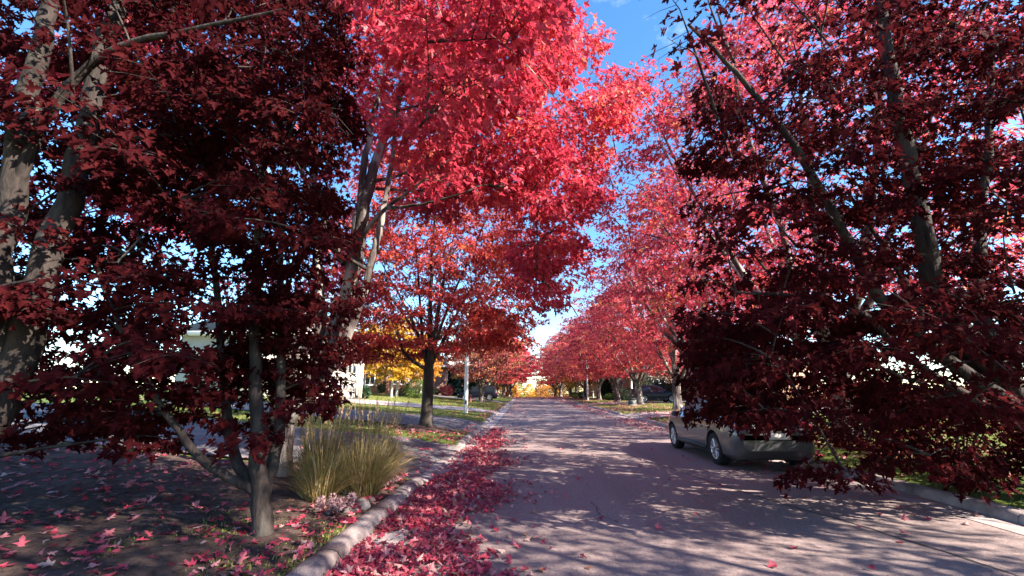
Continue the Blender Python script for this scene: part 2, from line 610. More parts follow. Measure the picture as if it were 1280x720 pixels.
def drive(name, x_road, x_end, y0, y1, y0e, y1e, m, lift=0.012):
    n = 40
    t = np.linspace(0, 1, n) ** 1.6
    xx = x_road + (x_end - x_road) * t
    rows = []
    for x, tt in zip(xx, t):
        a = y0 + (y0e - y0) * tt
        c = y1 + (y1e - y1) * tt
        yy = np.linspace(a, c, 8)
        zz = np.maximum(ground(np.full(8, x), yy) + lift, 0)
        # keep the sheet above the verge humps beside it
        rows.append(np.stack([np.full(8, x), yy, zz + 0.022 * (abs(x - x_road) > 1.0)], -1))
    V = np.array(rows)
    q = np.arange(n * 8).reshape(n, 8)
    bb = Buf()
    bb.quads(V.reshape(-1, 3), np.stack([q[:-1, :-1], q[:-1, 1:], q[1:, 1:], q[1:, :-1]], -1).reshape(-1, 4)[:, ::(1 if x_end > x_road else -1)])
    return tag(bb.build(name, m), kind='structure')


drive('driveway', -1.94, -16, 8.2, 13.0, 8.0, 13.2, 'driveway_asphalt')
drive('driveway', -1.94, -14, 16.6, 22.0, 16.4, 20.6, 'driveway_asphalt')
drive('driveway', -1.94, -11.9, 29.2, 33.0, 25.3, 30.6, 'concrete')
drive('driveway', -1.94, -12, 49.5, 54.5, 49.5, 54.5, 'driveway_asphalt')
drive('driveway', 6.24, 22, 24.6, 29.0, 25.4, 30.5, 'concrete')
drive('driveway', 6.24, 20, 44.0, 49.4, 44.5, 49.8, 'driveway_asphalt')

# soil of the planting bed beside the kerb
bb = Buf()
V = []
cx_, cy_ = np.meshgrid(np.linspace(-9.5, -1.948, 60), np.linspace(1.5, 7.95, 60))
hz = ground(cx_, cy_) + 0.012 + (0.02 + 0.025 * (1 + np.sin(cx_ * 5 + 1) * np.cos(cy_ * 4)) + 0.06 * np.exp(-((cx_ + 3.2) ** 2 + (cy_ - 6.7) ** 2))) * np.clip((-1.95 - cx_) / .3, 0, 1)
edge = np.minimum.reduce([cx_ + 9.5, 7.95 - cy_])
hz = hz - 0.10 * np.clip(1 - edge / 0.18, 0, 1)
q = np.arange(3600).reshape(60, 60)
bb.quads(np.stack([cx_, cy_, hz], -1).reshape(-1, 3), np.stack([q[:-1, :-1], q[:-1, 1:], q[1:, 1:], q[1:, :-1]], -1).reshape(-1, 4))
tag(bb.build('bed_soil', 'soil', smooth=True), kind='structure')


def mound(x, y, r, h, name='mulch'):
    bb = Buf()
    rings = []
    for i, f in enumerate(np.linspace(0, 1, 7)):
        a = np.arange(24) / 24 * 2 * PI
        rr = r * f * (1 + 0.12 * np.sin(a * 3 + x) + 0.06 * np.sin(a * 7))
        px, py = x + rr * np.cos(a), y + rr * np.sin(a)
        z = ground(px, py) + h * (1 - f ** 2) + 0.02 * np.sin(px * 23) * np.cos(py * 19) * (f < 1) - 0.03 * (f == 1)
        rings.append(np.stack([px, py, z], -1))
    V = np.array(rings)
    q = np.arange(7 * 24).reshape(7, 24)
    a_ = q[:-1]; b_ = np.roll(a_, -1, 1); d_ = q[1:]; c_ = np.roll(d_, -1, 1)
    bb.quads(V.reshape(-1, 3), np.stack([a_, d_, c_, b_], -1).reshape(-1, 4))
    tag(bb.build(name, 'soil', smooth=True), kind='structure')


# crack across the right half of the road
def crack(p0, p1, w, seed):
    rr = np.random.default_rng(seed)
    n = 40
    t = np.linspace(0, 1, n)[:, None]
    P = np.array(p0) * (1 - t) + np.array(p1) * t
    P += rr.normal(0, 0.03, P.shape).cumsum(0) * 0.35 * np.sin(np.linspace(0, PI, n))[:, None]
    d = np.gradient(P, axis=0)
    nn = np.stack([-d[:, 1], d[:, 0]], -1)
    nn /= np.linalg.norm(nn, axis=1)[:, None]
    ww = w * rr.uniform(0.3, 1.2, n)[:, None]
    A, B = P - nn * ww, P + nn * ww
    V = np.concatenate([np.c_[A, np.full(n, .004)], np.c_[B, np.full(n, .004)]])
    i = np.arange(n - 1)
    bb = Buf()
    bb.quads(V, np.stack([i, i + 1, i + 1 + n, i + n], -1)[:, ::-1])
    tag(bb.build('road_crack', 'tar'), kind='structure')


crack((1.9, 14.6), (3.6, 7.2), 0.024, 3)
crack((3.6, 7.2), (4.4, 4.0), 0.022, 13)
crack((5.2, 24), (-.9, 25.2), 0.02, 14)
crack((5.2, 36), (-.9, 36.8), 0.025, 15)
crack((0.95, 6.9), (1.15, 5.9), 0.012, 5)
crack((2.6, 17.5), (0.9, 19.5), 0.014, 8)

# ------------------------------------------------------------------ leaves
def leaf_template(half, curl=0.12, fold=0.25):
    pts = [(0, 0)] + half + [(0, 1.0)] + [(-x, y) for x, y in half[::-1]]
    k = len(half)
    T = np.array([(x, y, fold * abs(x) - curl * y * y) for x, y in pts])
    return T, [list(range(0, k + 2)), [k + 1] + list(range(k + 2, 2 * k + 2)) + [0]]


LEAF_HI = leaf_template(curl=0.30, fold=0.42, half=[(0.10, -0.03), (0.30, 0.0), (0.24, 0.14), (0.16, 0.22), (0.38, 0.27), (0.60, 0.54), (0.40, 0.50), (0.33, 0.56), (0.14, 0.50), (0.24, 0.72), (0.13, 0.72), (0.09, 0.86)])
LEAF_MID = leaf_template([(0.30, 0.02), (0.16, 0.22), (0.56, 0.54), (0.14, 0.50), (0.20, 0.74)])
LEAF_LO = leaf_template([(0.28, 0.05), (0.50, 0.55), (0.16, 0.58)])
BLADE = (np.array([(-.5, 0, 0), (.5, 0, 0), (.32, .6, .05), (0, 1, .22), (-.32, .6, .05)]), [[0, 1, 2, 3, 4]])


def unit(v):
    return v / (np.linalg.norm(v, axis=-1, keepdims=True) + 1e-9)


def add_leaves(buf, tpl, pos, d, up, size, hue):
    Y = unit(d)
    X = unit(np.cross(Y, up))
    Z = np.cross(X, Y)
    buf.inst(tpl[0], tpl[1], pos, X, Y, Z, size, hue)


def ovate(t):
    return np.sin(PI * np.clip(0.13 + 0.87 * t, 0, 1)) ** 0.65 * (1.05 - 0.35 * t)


def bez(p0, p1, p2, n):
    t = np.linspace(0, 1, n)[:, None]
    return (1 - t) ** 2 * p0 + 2 * t * (1 - t) * p1 + t * t * p2


def grow(seed, H, fork, tr, z0, rx, ry, nspray, per, tpl, lsize, spray_len=0.9, nlimb=7, sides=8, twig_sides=4,
         off=(0, 0), keep=None, extra=None, limbs=None, hue0=0.5, hue_sd=0.16, hue_fn=None, shell=0.45, lean=(0, 0), shoots=False, tgt=None, droop=0.35, limb_spread=0.62):
    """returns (trunk buffer, branch buffer, crown buffer), root at origin"""
    g = np.random.default_rng(seed)
    tb, wb, lb = Buf(), Buf(), Buf()
    nodes = []
    # trunk with a flared foot
    zz = np.array([-0.25, 0.0, 0.12, 0.35, 0.8, fork * 0.6, fork, fork * 1.15])
    zz = np.sort(zz)
    tp = np.stack([lean[0] * (zz / H) + 0.05 * tr * np.sin(zz * 2 + seed), lean[1] * (zz / H) + 0.05 * tr * np.cos(zz * 1.7 + seed), zz], -1)
    trad = tr * np.interp(zz, [-.25, 0, .12, .35, .8, fork, fork * 1.15], [1.75, 1.55, 1.28, 1.08, 0.98, 0.9, 0.55])
    if limbs is None or fork > 0.3:
        tube(tb, tp, trad, max(sides, 10))
    top = np.array([lean[0] * fork / H, lean[1] * fork / H, fork])
    allimbs = []
    if limbs is None:
        for i in range(nlimb):
            a = 2 * PI * (i + g.uniform(-.25, .25)) / nlimb * (1 if nlimb < 7 else 1) + seed
            s = np.array([top[0], top[1], fork * g.uniform(0.82, 1.02)])
            if i == 0:
                e = np.array([lean[0] + g.normal(0, .3), lean[1] + g.normal(0, .3), H * 0.96])
                m_ = np.array([top[0] * 1.1, top[1] * 1.1, H * .5])
            else:
                rr = g.uniform(limb_spread * 0.75, limb_spread * 1.2)
                ez = H * g.uniform(0.62, 0.92)
                e = np.array([off[0] + rx * rr * math.cos(a), off[1] + ry * rr * math.sin(a), ez])
                m_ = np.array([top[0] + (e[0] - top[0]) * .55, top[1] + (e[1] - top[1]) * .55, fork + (ez - fork) * g.uniform(.25, .4)])
            P = bez(s, m_, e, 9)
            P[1:-1] += g.normal(0, 0.07, (7, 3))
            r0 = tr * (0.62 if i == 0 else g.uniform(0.38, 0.52))
            tube(tb, P, np.linspace(r0, 0.022, 9) ** 1.0, sides)
            allimbs.append(P)
    else:
        for P, r0, r1 in limbs:
            P = np.asarray(P, float)
            # smooth the authored line
            n = 4 * len(P)
            s = np.linspace(0, len(P) - 1, n)
            Q = np.stack([np.interp(s, np.arange(len(P)), P[:, k]) for k in range(3)], -1)
            for _ in range(4):
                Q[1:-1] = (Q[:-2] + 2 * Q[1:-1] + Q[2:]) / 4
            Q[2:-1] += g.normal(0, r1 * 0.4, Q[2:-1].shape)
            tube(tb, Q, np.linspace(r0, r1, n), sides)
            allimbs.append(Q)
    for P in allimbs:
        s = np.linspace(0, len(P) - 1, 24)
        nodes.append(np.stack([np.interp(s, np.arange(len(P)), P[:, k]) for k in range(3)], -1)[3:])
    nodes = np.concatenate(nodes)
    # targets for the sprays
    T = []
    tries = 0
    while len(T) < nspray and tries < nspray * 40:
        tries += 1
        t = g.uniform(0, 1)
        z = z0 + (H - z0) * t
        rr = (shell + (1 - shell) * g.uniform()) if g.uniform() < 0.8 else g.uniform(0.1, 1)
        a = g.uniform(0, 2 * PI)
        lob = 1 + 0.16 * math.sin(3 * a + seed + 4 * t) + 0.10 * math.sin(5 * a - 7 * t + seed * 2)
        if g.uniform() > (0.25 + 0.75 * ovate(t)):
            continue
        o = float(ovate(t)) * rr * lob
        p = np.array([off[0] + rx * o * math.cos(a), off[1] + ry * o * math.sin(a), z + g.normal(0, .1)])
        if keep is not None and not keep(p):
            continue
        T.append(p)
    T = np.array(T) if T else np.zeros((0, 3))
    if extra is not None:
        T = np.concatenate([T, np.asarray(extra)])
    order = np.argsort(np.linalg.norm(T[:, :2] - np.array(off), axis=1) + 0.2 * np.abs(T[:, 2] - H * .6))
    T = T[order]
    hue_c = g.normal(0, 1, (40, 3))
    pos_all, d_all, up_all, s_all, h_all = [], [], [], [], []
    lim0 = getattr(keep, 'leaf', None) if keep is not None else None
    if lim0 is not None:
        T = T[lim0(T)]
    for P in T:
        dd = np.linalg.norm(nodes - P, axis=1) + 1.2 * np.clip(nodes[:, 2] - P[2] + 0.1, 0, None)
        k = int(np.argmin(dd))
        s = nodes[k]
        L = np.linalg.norm(P - s)
        horiz = np.array([P[0] - s[0], P[1] - s[1], 0.0])
        if np.linalg.norm(horiz) < 0.05:
            horiz = np.array([P[0] - off[0], P[1] - off[1], 0.0]) + g.normal(0, .1, 3) * (1, 1, 0)
        ax = unit(unit(P - s) * 0.5 + unit(horiz) * 0.8 + np.array([0, 0, -droop]) * g.uniform(0, 1.4))
        m_ = s + (P - s) * 0.5 + np.array([0, 0, 0.12 * L]) + g.normal(0, .05 * L, 3)
        C = bez(s, m_, P, 6)
        rs = min(0.035, 0.006 + 0.013 * L)
        sl = spray_len * g.uniform(0.7, 1.25)
        E = P + ax * sl * 0.6
        C = np.concatenate([C, [E]])
        tube(wb, C, np.linspace(rs, 0.003, 7), twig_sides)
        if L > 0.5:
            nodes = np.concatenate([nodes, C[2:6]])
        side = unit(np.cross(ax, np.array([0, 0, 1.0])))
        n = int(per * g.uniform(0.7, 1.3))
        a = g.uniform(-0.55, 1.0, n)
        sg = np.where(g.uniform(size=n) < .5, -1, 1)
        o = g.uniform(0.03, 0.62, n) * (1.05 - 0.65 * np.clip(a, 0, 1)) * sl
        pos = P + ax * (a * sl * 0.62)[:, None] + side * (sg * o)[:, None] + np.array([0, 0, 1.0]) * (g.normal(0, .09, n) * sl - 0.22 * o)[:, None]
        d = ax * 0.5 + side * (sg * 0.75)[:, None] + np.array([0, 0, -1.0]) * g.uniform(0.1, 1.1, n)[:, None] + g.normal(0, .35, (n, 3))
        up = np.array([0, 0, 1.0]) + g.normal(0, .42, (n, 3)) + ax * 0.15
        base = hue_fn(P) if hue_fn else hue0
        cl = g.normal(0, hue_sd * 0.55)
        pos_all.append(pos); d_all.append(d); up_all.append(up)
        s_all.append(lsize * g.uniform(0.55, 1.3, n))
        h_all.append(np.clip(base + cl + g.normal(0, hue_sd, n), 0, 1))
        if shoots:
            for q in range(4):
                aa = g.uniform(-.3, .8); s2 = -1 if q % 2 else 1
                st = P + ax * aa * sl * .62
                en = st + side * s2 * sl * g.uniform(.3, .55) + ax * .15 - np.array([0, 0, .1 * sl])
                tube(wb, [st, (st + en) / 2 + np.array([0, 0, .02]), en], [.004, .003, .0015], 3)
    pos = np.concatenate(pos_all)
    sz = np.concatenate(s_all)
    hu = np.concatenate(h_all)
    if keep is not None:
        kk = np.ones(len(pos), bool)
        lim = getattr(keep, 'leaf', None)
        if lim is not None:
            kk = lim(pos)
        pos = pos[kk]; sz = sz[kk]; hu = hu[kk]
        d_ = np.concatenate(d_all)[kk]; u_ = np.concatenate(up_all)[kk]
    else:
        d_ = np.concatenate(d_all); u_ = np.concatenate(up_all)
    add_leaves(lb, tpl, pos, d_, u_, sz, hu)
    return tb, wb, lb


def plant_tree(bufs, name, loc, label, cat, leafmat, bark='bark', group=None, rz=0, tint=None):
    root = thing(name, loc, label, cat, group, rz)
    tr = bufs[0].build('trunk', bark, root, smooth=True)
    bufs[1].build('branches', 'dark_bark', root, smooth=True)
    c = bufs[2].build('crown', leafmat, root)
    if tint: c.color = (*tint, 1)
    return root


ROW_L = 'maples along the left verge'
ROW_R = 'maples along the right verge'

# --- the near left maple: limbs rise from the left edge, crown hangs over the road
bx, by = -3.75, 6.9
bz = G(bx, by)
B0 = np.array((bx, by, bz))


def rel(pts):
    return [np.asarray(p) - B0 for p in pts]


f0 = np.array((-3.35, 6.9, 1.75))
limbs = [
    (rel([B0 + (0.10, 0, .9), f0, at(438, 372, 7.0), at(446, 318, 7.0), at(457, 250, 7.0), at(468, 205, 7.1), at(484, 160, 7.2), at(503, 112, 7.3), at(520, 50, 7.4), at(530, -60, 7.5)]), 0.145, 0.035),
    (rel([f0 - (0, 0, .3), at(428, 440, 6.7), at(452, 372, 6.7), at(466, 325, 6.7), at(474, 290, 6.7), at(482, 245, 6.8), at(492, 190, 6.9), at(498, 120, 7.0)]), 0.085, 0.03),
    (rel([at(436, 372, 7.0), at(440, 312, 7.0), at(452, 235, 7.0), at(461, 172, 7.1), at(470, 130, 7.2), at(482, 60, 7.3), at(486, -20, 7.4)]), 0.08, 0.03),
    (rel([at(448, 303, 7.0), at(466, 276, 6.8), at(484, 259, 6.6), at(510, 240, 6.4), at(536, 219, 6.2), at(575, 190, 5.9)]), 0.045, 0.012),
    (rel([at(484, 260, 6.6), at(515, 258, 6.4), at(551, 250, 6.2), at(590, 238, 5.9)]), 0.03, 0.010),
    (rel([at(470, 236, 7.0), at(505, 238, 7.3), at(551, 240, 7.6), at(600, 225, 8.0)]), 0.03, 0.010),
    (rel([at(468, 226, 7.0), at(495, 222, 7.4), at(525, 208, 7.8), at(560, 200, 8.3)]), 0.035, 0.012),
    (rel([f0, at(405, 400, 7.1), at(395, 300, 7.2), at(392, 180, 7.3), at(395, 20, 7.4)]), 0.10, 0.03),
    (rel([at(500, 115, 7.3), at(560, 60, 7.2), at(640, 10, 7.0), at(720, -20, 6.8)]), 0.05, 0.014),
    (rel([at(500, 120, 7.0), at(520, 60, 6.2), at(545, 0, 5.3), at(570, -90, 4.4)]), 0.045, 0.014),
    (rel([at(486, -20, 7.4), at(470, 10, 6.4), at(500, 70, 5.8), at(530, 118, 5.5), at(575, 185, 5.3)]), 0.017, 0.006),
    (rel([at(545, 0, 5.3), at(563, 55, 5.0), at(578, 105, 4.9), at(590, 150, 4.9)]), 0.012, 0.005),
    (rel([at(555, -50, 4.9), at(563, 0, 4.7), at(600, 35, 4.7), at(650, 70, 4.9), at(705, 135, 5.6)]), 0.018, 0.006),
    (rel([at(430, 330, 7.0), at(380, 220, 7.3), at(300, 60, 7.6)]), 0.06, 0.02),
]
ex = []
g = np.random.default_rng(5)


def cluster(px0, px1, py0, py1, y0, y1, n):
    for _ in range(n):
        p = at(g.uniform(px0, px1), g.uniform(py0, py1), g.uniform(y0, y1))
        ex.append(p - B0)


cluster(440, 520, -20, 120, 6.6, 9.0, 26)
cluster(520, 640, -40, 130, 5.6, 9.2, 74)
cluster(520, 650, 100, 260, 6.4, 9.4, 72)
cluster(640, 705, 70, 260, 6.5, 9.8, 46)
cluster(640, 695, -40, 70, 5.6, 8.5, 26)
cluster(695, 738, 20, 75, 7.8, 9.0, 9)
cluster(740, 800, 95, 125, 8.2, 9.0, 5)
cluster(705, 730, 215, 262, 8.2, 9.4, 6)
cluster(705, 765, 118, 160, 7.5, 9.0, 13)

cluster(440, 500, 120, 200, 8.4, 10.2, 8)
cluster(655, 715, 250, 340, 8.0, 10.5, 22)
cluster(700, 742, 165, 260, 8.5, 11.0, 16)
cluster(700, 728, 260, 320, 9.0, 11.5, 9)
cluster(655, 705, 300, 380, 9.0, 11.5, 14)
# boughs close overhead
cluster(470, 640, -60, 60, 3.4, 5.2, 22)
cluster(640, 700, -80, 8, 3.4, 5.0, 8)
cluster(520, 640, 60, 170, 3.8, 5.4, 14)


def keepL0(p):
    w = p + B0
    if w[2] < 3.6: return False
    dep = w[1] * .974 + (w[2] - 1.6) * .227
    s = w[0] / max(dep, .5)
    if s > -.04: return False
    if s > -.41 and w[2] < 1.6 + w[1] * .55: return False
    if w[1] < 4.6: return False
    return True


def hueL0(P):
    w = P + B0
    return 0.46 + 0.03 * (w[2] - 6) + (0.10 if w[0] > -0.5 and w[2] > 6.5 else 0)


t0 = grow(11, 12.0, 1.9, 0.20, 3.0, 5.0, 5.0, 200, 84, LEAF_HI, 0.105, 0.85, sides=12, twig_sides=5, keep=keepL0, extra=ex, limbs=limbs, hue_fn=hueL0, hue_sd=0.15, shoots=True)
plant_tree(t0, 'maple_tree', B0, 'nearest crimson maple, pale leaning limbs at the left and boughs arching over the road', 'tree', 'crimson_leaf', group=ROW_L, tint=(.95, .82, .9))

# --- second left maple with the mulch ring
x, y = -3.45, 15.9
mound(x, y, 1.05, 0.13)
z = G(x, y)
lb_ = [
    ([(0, 0, 1.6), (0.05, 0, 2.6), (-0.05, 0.1, 4), (-0.1, 0.1, 6), (0, 0, 9.2)], 0.15, 0.03),
    ([(0.03, 0, 1.9), (0.15, -.1, 3.0), (0.35, -.2, 4.6), (0.9, -.4, 7.5)], 0.12, 0.03),
    ([(-.05, 0, 2.05), (-.55, -.2, 2.35), (-.95, -.35, 2.75), (-1.1, -.4, 3.4), (-1.6, -.6, 5.4)], 0.075, 0.02),
    ([(-.02, 0, 2.1), (-.30, .1, 2.9), (-.45, .2, 4.4), (-.9, .5, 7.4)], 0.09, 0.025),
    ([(.05, .1, 2.2), (.6, .5, 3.6), (1.3, 1.0, 5.2), (2.2, 1.4, 7.0)], 0.08, 0.02),
    ([(.05, 0, 2.4), (.5, -.6, 3.6), (1.2, -1.3, 5.0), (2.0, -1.9, 6.6)], 0.07, 0.02),
    ([(-.1, .1, 2.6), (-.9, .8, 4.0), (-1.8, 1.3, 5.4), (-2.6, 1.8, 6.6)], 0.07, 0.02),
    ([(-.1, 0, 2.8), (-1.0, -.8, 4.2), (-2.0, -1.2, 5.5), (-2.9, -1.5, 6.6)], 0.06, 0.018),
]
ex1 = [np.array((g.uniform(-3.9, -1.4), g.uniform(-1.6, 1.2), g.uniform(2.2, 3.4))) for _ in range(38)]
ex1 += [np.array((g.uniform(.8, 3.6), g.uniform(-1.5, 1.2), g.uniform(2.9, 4.2))) for _ in range(30)]
t1 = grow(23, 11.0, 2.0, 0.205, 2.7, 5.1, 4.8, 660, 85, LEAF_MID, 0.115, 0.8, sides=10, limbs=lb_, extra=ex1, hue0=0.40, hue_sd=0.18,
          hue_fn=lambda P: 0.27 + 0.035 * max(0, P[2] - 5.5) + 0.03 * max(0, P[0]), keep=None)
plant_tree(t1, 'maple_tree', (x, y, z), 'dark trunked scarlet and orange maple standing in a mulch ring between two driveways', 'tree', 'scarlet_leaf', bark='dark_bark', group=ROW_L)

# --- prototypes for the rows
exA = []
_g = np.random.default_rng(19)
for _ in range(46):
    w_ = at(_g.uniform(742, 850), _g.uniform(85, 270), _g.uniform(11.5, 15.0)) - np.array((9.7, 14.0, .2))
    if w_[0] < -7.4: continue
    c_, s_ = math.cos(-.4), math.sin(-.4)
    exA.append(np.array((c_ * w_[0] - s_ * w_[1], s_ * w_[0] + c_ * w_[1], w_[2])) / 1.2)
pA = grow(31, 12.8, 1.8, 0.27, 2.9, 6.6, 6.2, 660, 48, LEAF_MID, 0.125, 0.92, nlimb=8, extra=exA, hue0=0.44, hue_sd=0.25)
pB = grow(47, 12.4, 1.6, 0.30, 2.8, 6.3, 6.2, 550, 56, LEAF_MID, 0.125, 0.92, nlimb=9, hue0=0.47, hue_sd=0.25)
pC = grow(61, 12.0, 1.7, 0.29, 2.9, 6.0, 5.8, 440, 56, LEAF_LO, 0.185, 1.0, nlimb=8, hue0=0.48, hue_sd=0.26, sides=7)


def rowtree(proto, x, y, rz, sc, label, tint=None, group=None):
    t = copy_thing(proto, (x, y, G(x, y)), rz, sc, label, tint)
    if group: t['group'] = group
    return t


ax_, ay_ = 9.7, 14.0
protoA = plant_tree(pA, 'maple_tree', (ax_, ay_, G(ax_, ay_)), 'tall crimson maple just beyond the darkened maple at the right, above the grey car', 'tree', 'crimson_leaf', group=ROW_R, rz=0.4)
protoA.scale = (1.2, 1.2, 1.2)
bx_, by_ = 9.4, 22.5
protoB = plant_tree(pB, 'maple_tree', (bx_, by_, G(bx_, by_)), 'broad crimson maple on the right verge in front of the light driveway', 'tree', 'crimson_leaf', group=ROW_R, rz=1.9)
protoB.scale = (1.18, 1.18, 1.12)
rowtree(protoA, 10.8, 32.0, 2.5, 1.1, 'crimson maple on the right whose pale trunk rises in front of the dark car bonnet', (1.02, 1.1, 1.0), ROW_R)
rowtree(protoB, 9.8, -1.6, 3.6, (.92, .92, 1.0), 'unseen crimson maple continuing the right row behind the camera, added to shade the near road', None, ROW_R)  # out of view; added to cast dappled shade on the foreground
rowtree(protoB, 10.7, 42.3, 0.2, (1.15, 1.15, 1.0), 'thick many-stemmed maple with the grey utility box at its foot, left of the dark car', (1.05, 1.15, 1.0), ROW_R)
cx0, cy0 = 10.3, 50.0
protoC = plant_tree(pC, 'maple_tree', (cx0, cy0, G(cx0, cy0)), 'dark slim maple trunk second to the left of the dark parked car', 'tree', 'crimson_leaf', group=ROW_R, rz=0.8)
RL = [(9.9, 60.0, 1.1, 'maple with wide forked trunk just right of the thin white pole'),
      (9.6, 71.0, 1.06, 'first maple trunk left of the thin white pole on the right verge'),
      (9.3, 80.0, 1.1, 'second maple trunk left of the thin white pole on the right verge'),
      (9.1, 89.0, 1.04, 'third maple trunk left of the thin white pole on the right verge'),
      (8.0, 99.0, 1.2, 'fourth maple trunk left of the thin white pole on the right verge'),
      (7.6, 110.0, 1.2, 'farthest maple of the right row, where the road drops away')]
RT = [(1.0, 1.0, 1.0), (1.0, 1.7, 1.0), (.82, .9, 1.0), (1.05, 1.3, 1.1), (.9, 1.5, .8), (1.05, 1.0, 1.1)]
for i, (x, y, s, lab) in enumerate(RL):
    pr = (protoB, protoC, protoA, protoC, protoB, protoC)[i]
    q = s * (.93 if pr is protoB else .9 if pr is protoA else 1)
    rowtree(pr, x, y, 1.3 * i + .5, (q, q, q * (1.0, .9, 1.06, .95, 1.04, .92)[i]), lab, RT[i], ROW_R)
LL = [(-4.2, 44.0, .85, 'brownish maple on the left verge behind the red hydrant', (0.62, 1.35, 0.8)),
      (-4.6, 58.0, 0.8, 'russet maple in the left row beyond the dark parked car', (0.70, 1.2, 0.8)),
      (-4.4, 72.0, 0.8, 'bright red maple with a pale sunlit trunk far down the left verge', (1.2, 1.1, 1.2)),
      (-3.9, 85.0, 1.05, 'vivid pinkish red maple near the crest on the left', (1.25, 1.2, 1.3)),
      (-3.6, 98.0, 1.15, 'last but one red maple of the left row at the crest', (1.2, 1.2, 1.2)),
      (-3.5, 111.0, 1.2, 'farthest red maple of the left row, where the road drops away', (1.15, 1.2, 1.1))]
for i, (x, y, s, lab, tint) in enumerate(LL):
    rowtree(protoC, x, y, 2.1 * i + 1.1, s, lab, tint, ROW_L)

# --- near maples at both sides, leaf colour darkened to imitate shade
def make_keep(fn, leaf):
    def k(p): return fn(p)
    k.leaf = leaf
    return k


bx, by = -2.56, 4.62
W0 = np.array((bx, by, G(bx, by)))
la = lambda *p: [np.asarray(q) - W0 for q in p]
limbs = [
    (la(W0 + (.02, 0, -.35), W0 + (0, 0, .12), at(324, 610, 4.62), at(322, 550, 4.65), at(318, 440, 4.7), at(322, 300, 4.8), at(335, 120, 4.9)), 0.115, 0.03),
    (la(at(326, 618, 4.62), at(300, 604, 4.56), at(255, 580, 4.45), at(220, 535, 4.35), at(175, 470, 4.2), at(120, 330, 4.1)), 0.055, 0.018),
    (la(at(325, 630, 4.65), at(350, 560, 4.8), at(352, 440, 4.9), at(350, 300, 5.1), at(365, 100, 5.2)), 0.07, 0.02),
    (la(at(322, 620, 4.62), at(285, 560, 4.75), at(278, 440, 4.9), at(262, 280, 5.0), at(240, 90, 5.1)), 0.06, 0.02),
]
keepW = make_keep(lambda p: p[0] + W0[0] < -1.95 + .14 * (p[1] + W0[1] - 4.6) - 0.17 * max(0, p[2] - .5) * 0.55 * -1 * 0 - 0.0 and p[2] > 1.0,
                  lambda P: (P[:, 0] + W0[0] < -0.385 * (P[:, 1] + W0[1]) - .30 * (P[:, 2] < 1.3) - 0.09 * (P[:, 2] + W0[2] - 1.6) + .13 * np.sin(P[:, 2] * 2.6 + P[:, 1] * 2) + .09 * np.sin(P[:, 2] * 6.1 - P[:, 1] * 5)) & (P[:, 2] > .85 + .25 * np.sin(P[:, 0] * 5 + P[:, 1] * 3)))
exw = [at(g.uniform(20, 405), g.uniform(-40, 545), g.uniform(4.2, 5.9)) - W0 for _ in range(125)]
exw += [at(g.uniform(330, 412), g.uniform(330, 520), g.uniform(4.5, 5.6)) - W0 for _ in range(16)]
tw = grow(71, 6.6, 0.25, 0.15, 1.3, 1.7, 1.4, 80, 100, LEAF_HI, 0.085, 0.62, sides=10, twig_sides=4, limbs=limbs, extra=exw, keep=keepW, hue0=.5, hue_sd=.2, shoots=True)
plant_tree(tw, 'maple_tree', W0, 'maple with leaves coloured shade-dark, forking low beside the left kerb, closest to the camera', 'tree', 'shaded_red_leaf', bark='dark_bark', group='maples with leaves coloured shade-dark framing the road')

bx, by = -5.4, 4.1
W1 = np.array((bx, by, G(bx, by)))
la1 = lambda *p: [np.asarray(q) - W1 for q in p]
limbs = [
    (la1(W1 + (0, 0, -.1), at(-30, 560, 4.1), at(10, 480, 4.1), at(48, 370, 4.1), at(80, 250, 4.15), at(112, 150, 4.2), at(140, 40, 4.3), at(165, -60, 4.4)), 0.17, 0.07),
    (la1(at(-10, 520, 4.1), at(0, 330, 4.0), at(25, 180, 4.0), at(50, 60, 4.0), at(65, -40, 4.0)), 0.13, 0.07),
    (la1(at(15, 250, 4.0), at(60, 130, 3.9), at(140, 55, 3.8), at(230, 40, 3.7), at(355, 12, 3.6)), 0.06, 0.015),
    (la1(at(100, 190, 4.2), at(160, 175, 4.2), at(225, 165, 4.2), at(290, 150, 4.2)), 0.035, 0.01),
    (la1(W1 + (0, 0, 1.0), at(-120, 350, 4.4), at(-160, 150, 4.6), at(-170, -60, 4.8)), 0.10, 0.04),
]
keepW1 = make_keep(lambda p: p[0] + W1[0] < -2.4 and p[2] > .8, lambda P: (P[:, 0] + W1[0] < -0.43 * (P[:, 1] + W1[1]) - 0.10 * (P[:, 2] + W1[2] - 1.6)))
exw1 = [at(g.uniform(-60, 200), g.uniform(-60, 560), g.uniform(3.6, 5.4)) - W1 for _ in range(60)]
exw1 += [at(g.uniform(150, 400), g.uniform(-60, 240), g.uniform(3.8, 5.4)) - W1 for _ in range(46)]
tw1 = grow(83, 7.6, 0.25, 0.2, 1.9, 2.6, 2.0, 80, 100, LEAF_HI, 0.09, 0.7, sides=12, twig_sides=4, limbs=limbs, extra=exw1, keep=keepW1, hue0=.5, hue_sd=.2, shoots=True)
plant_tree(tw1, 'maple_tree', W1, 'maple with leaves coloured shade-dark and thick slanting limbs at the far left edge', 'tree', 'shaded_red_leaf', bark='dark_bark', group='maples with leaves coloured shade-dark framing the road')

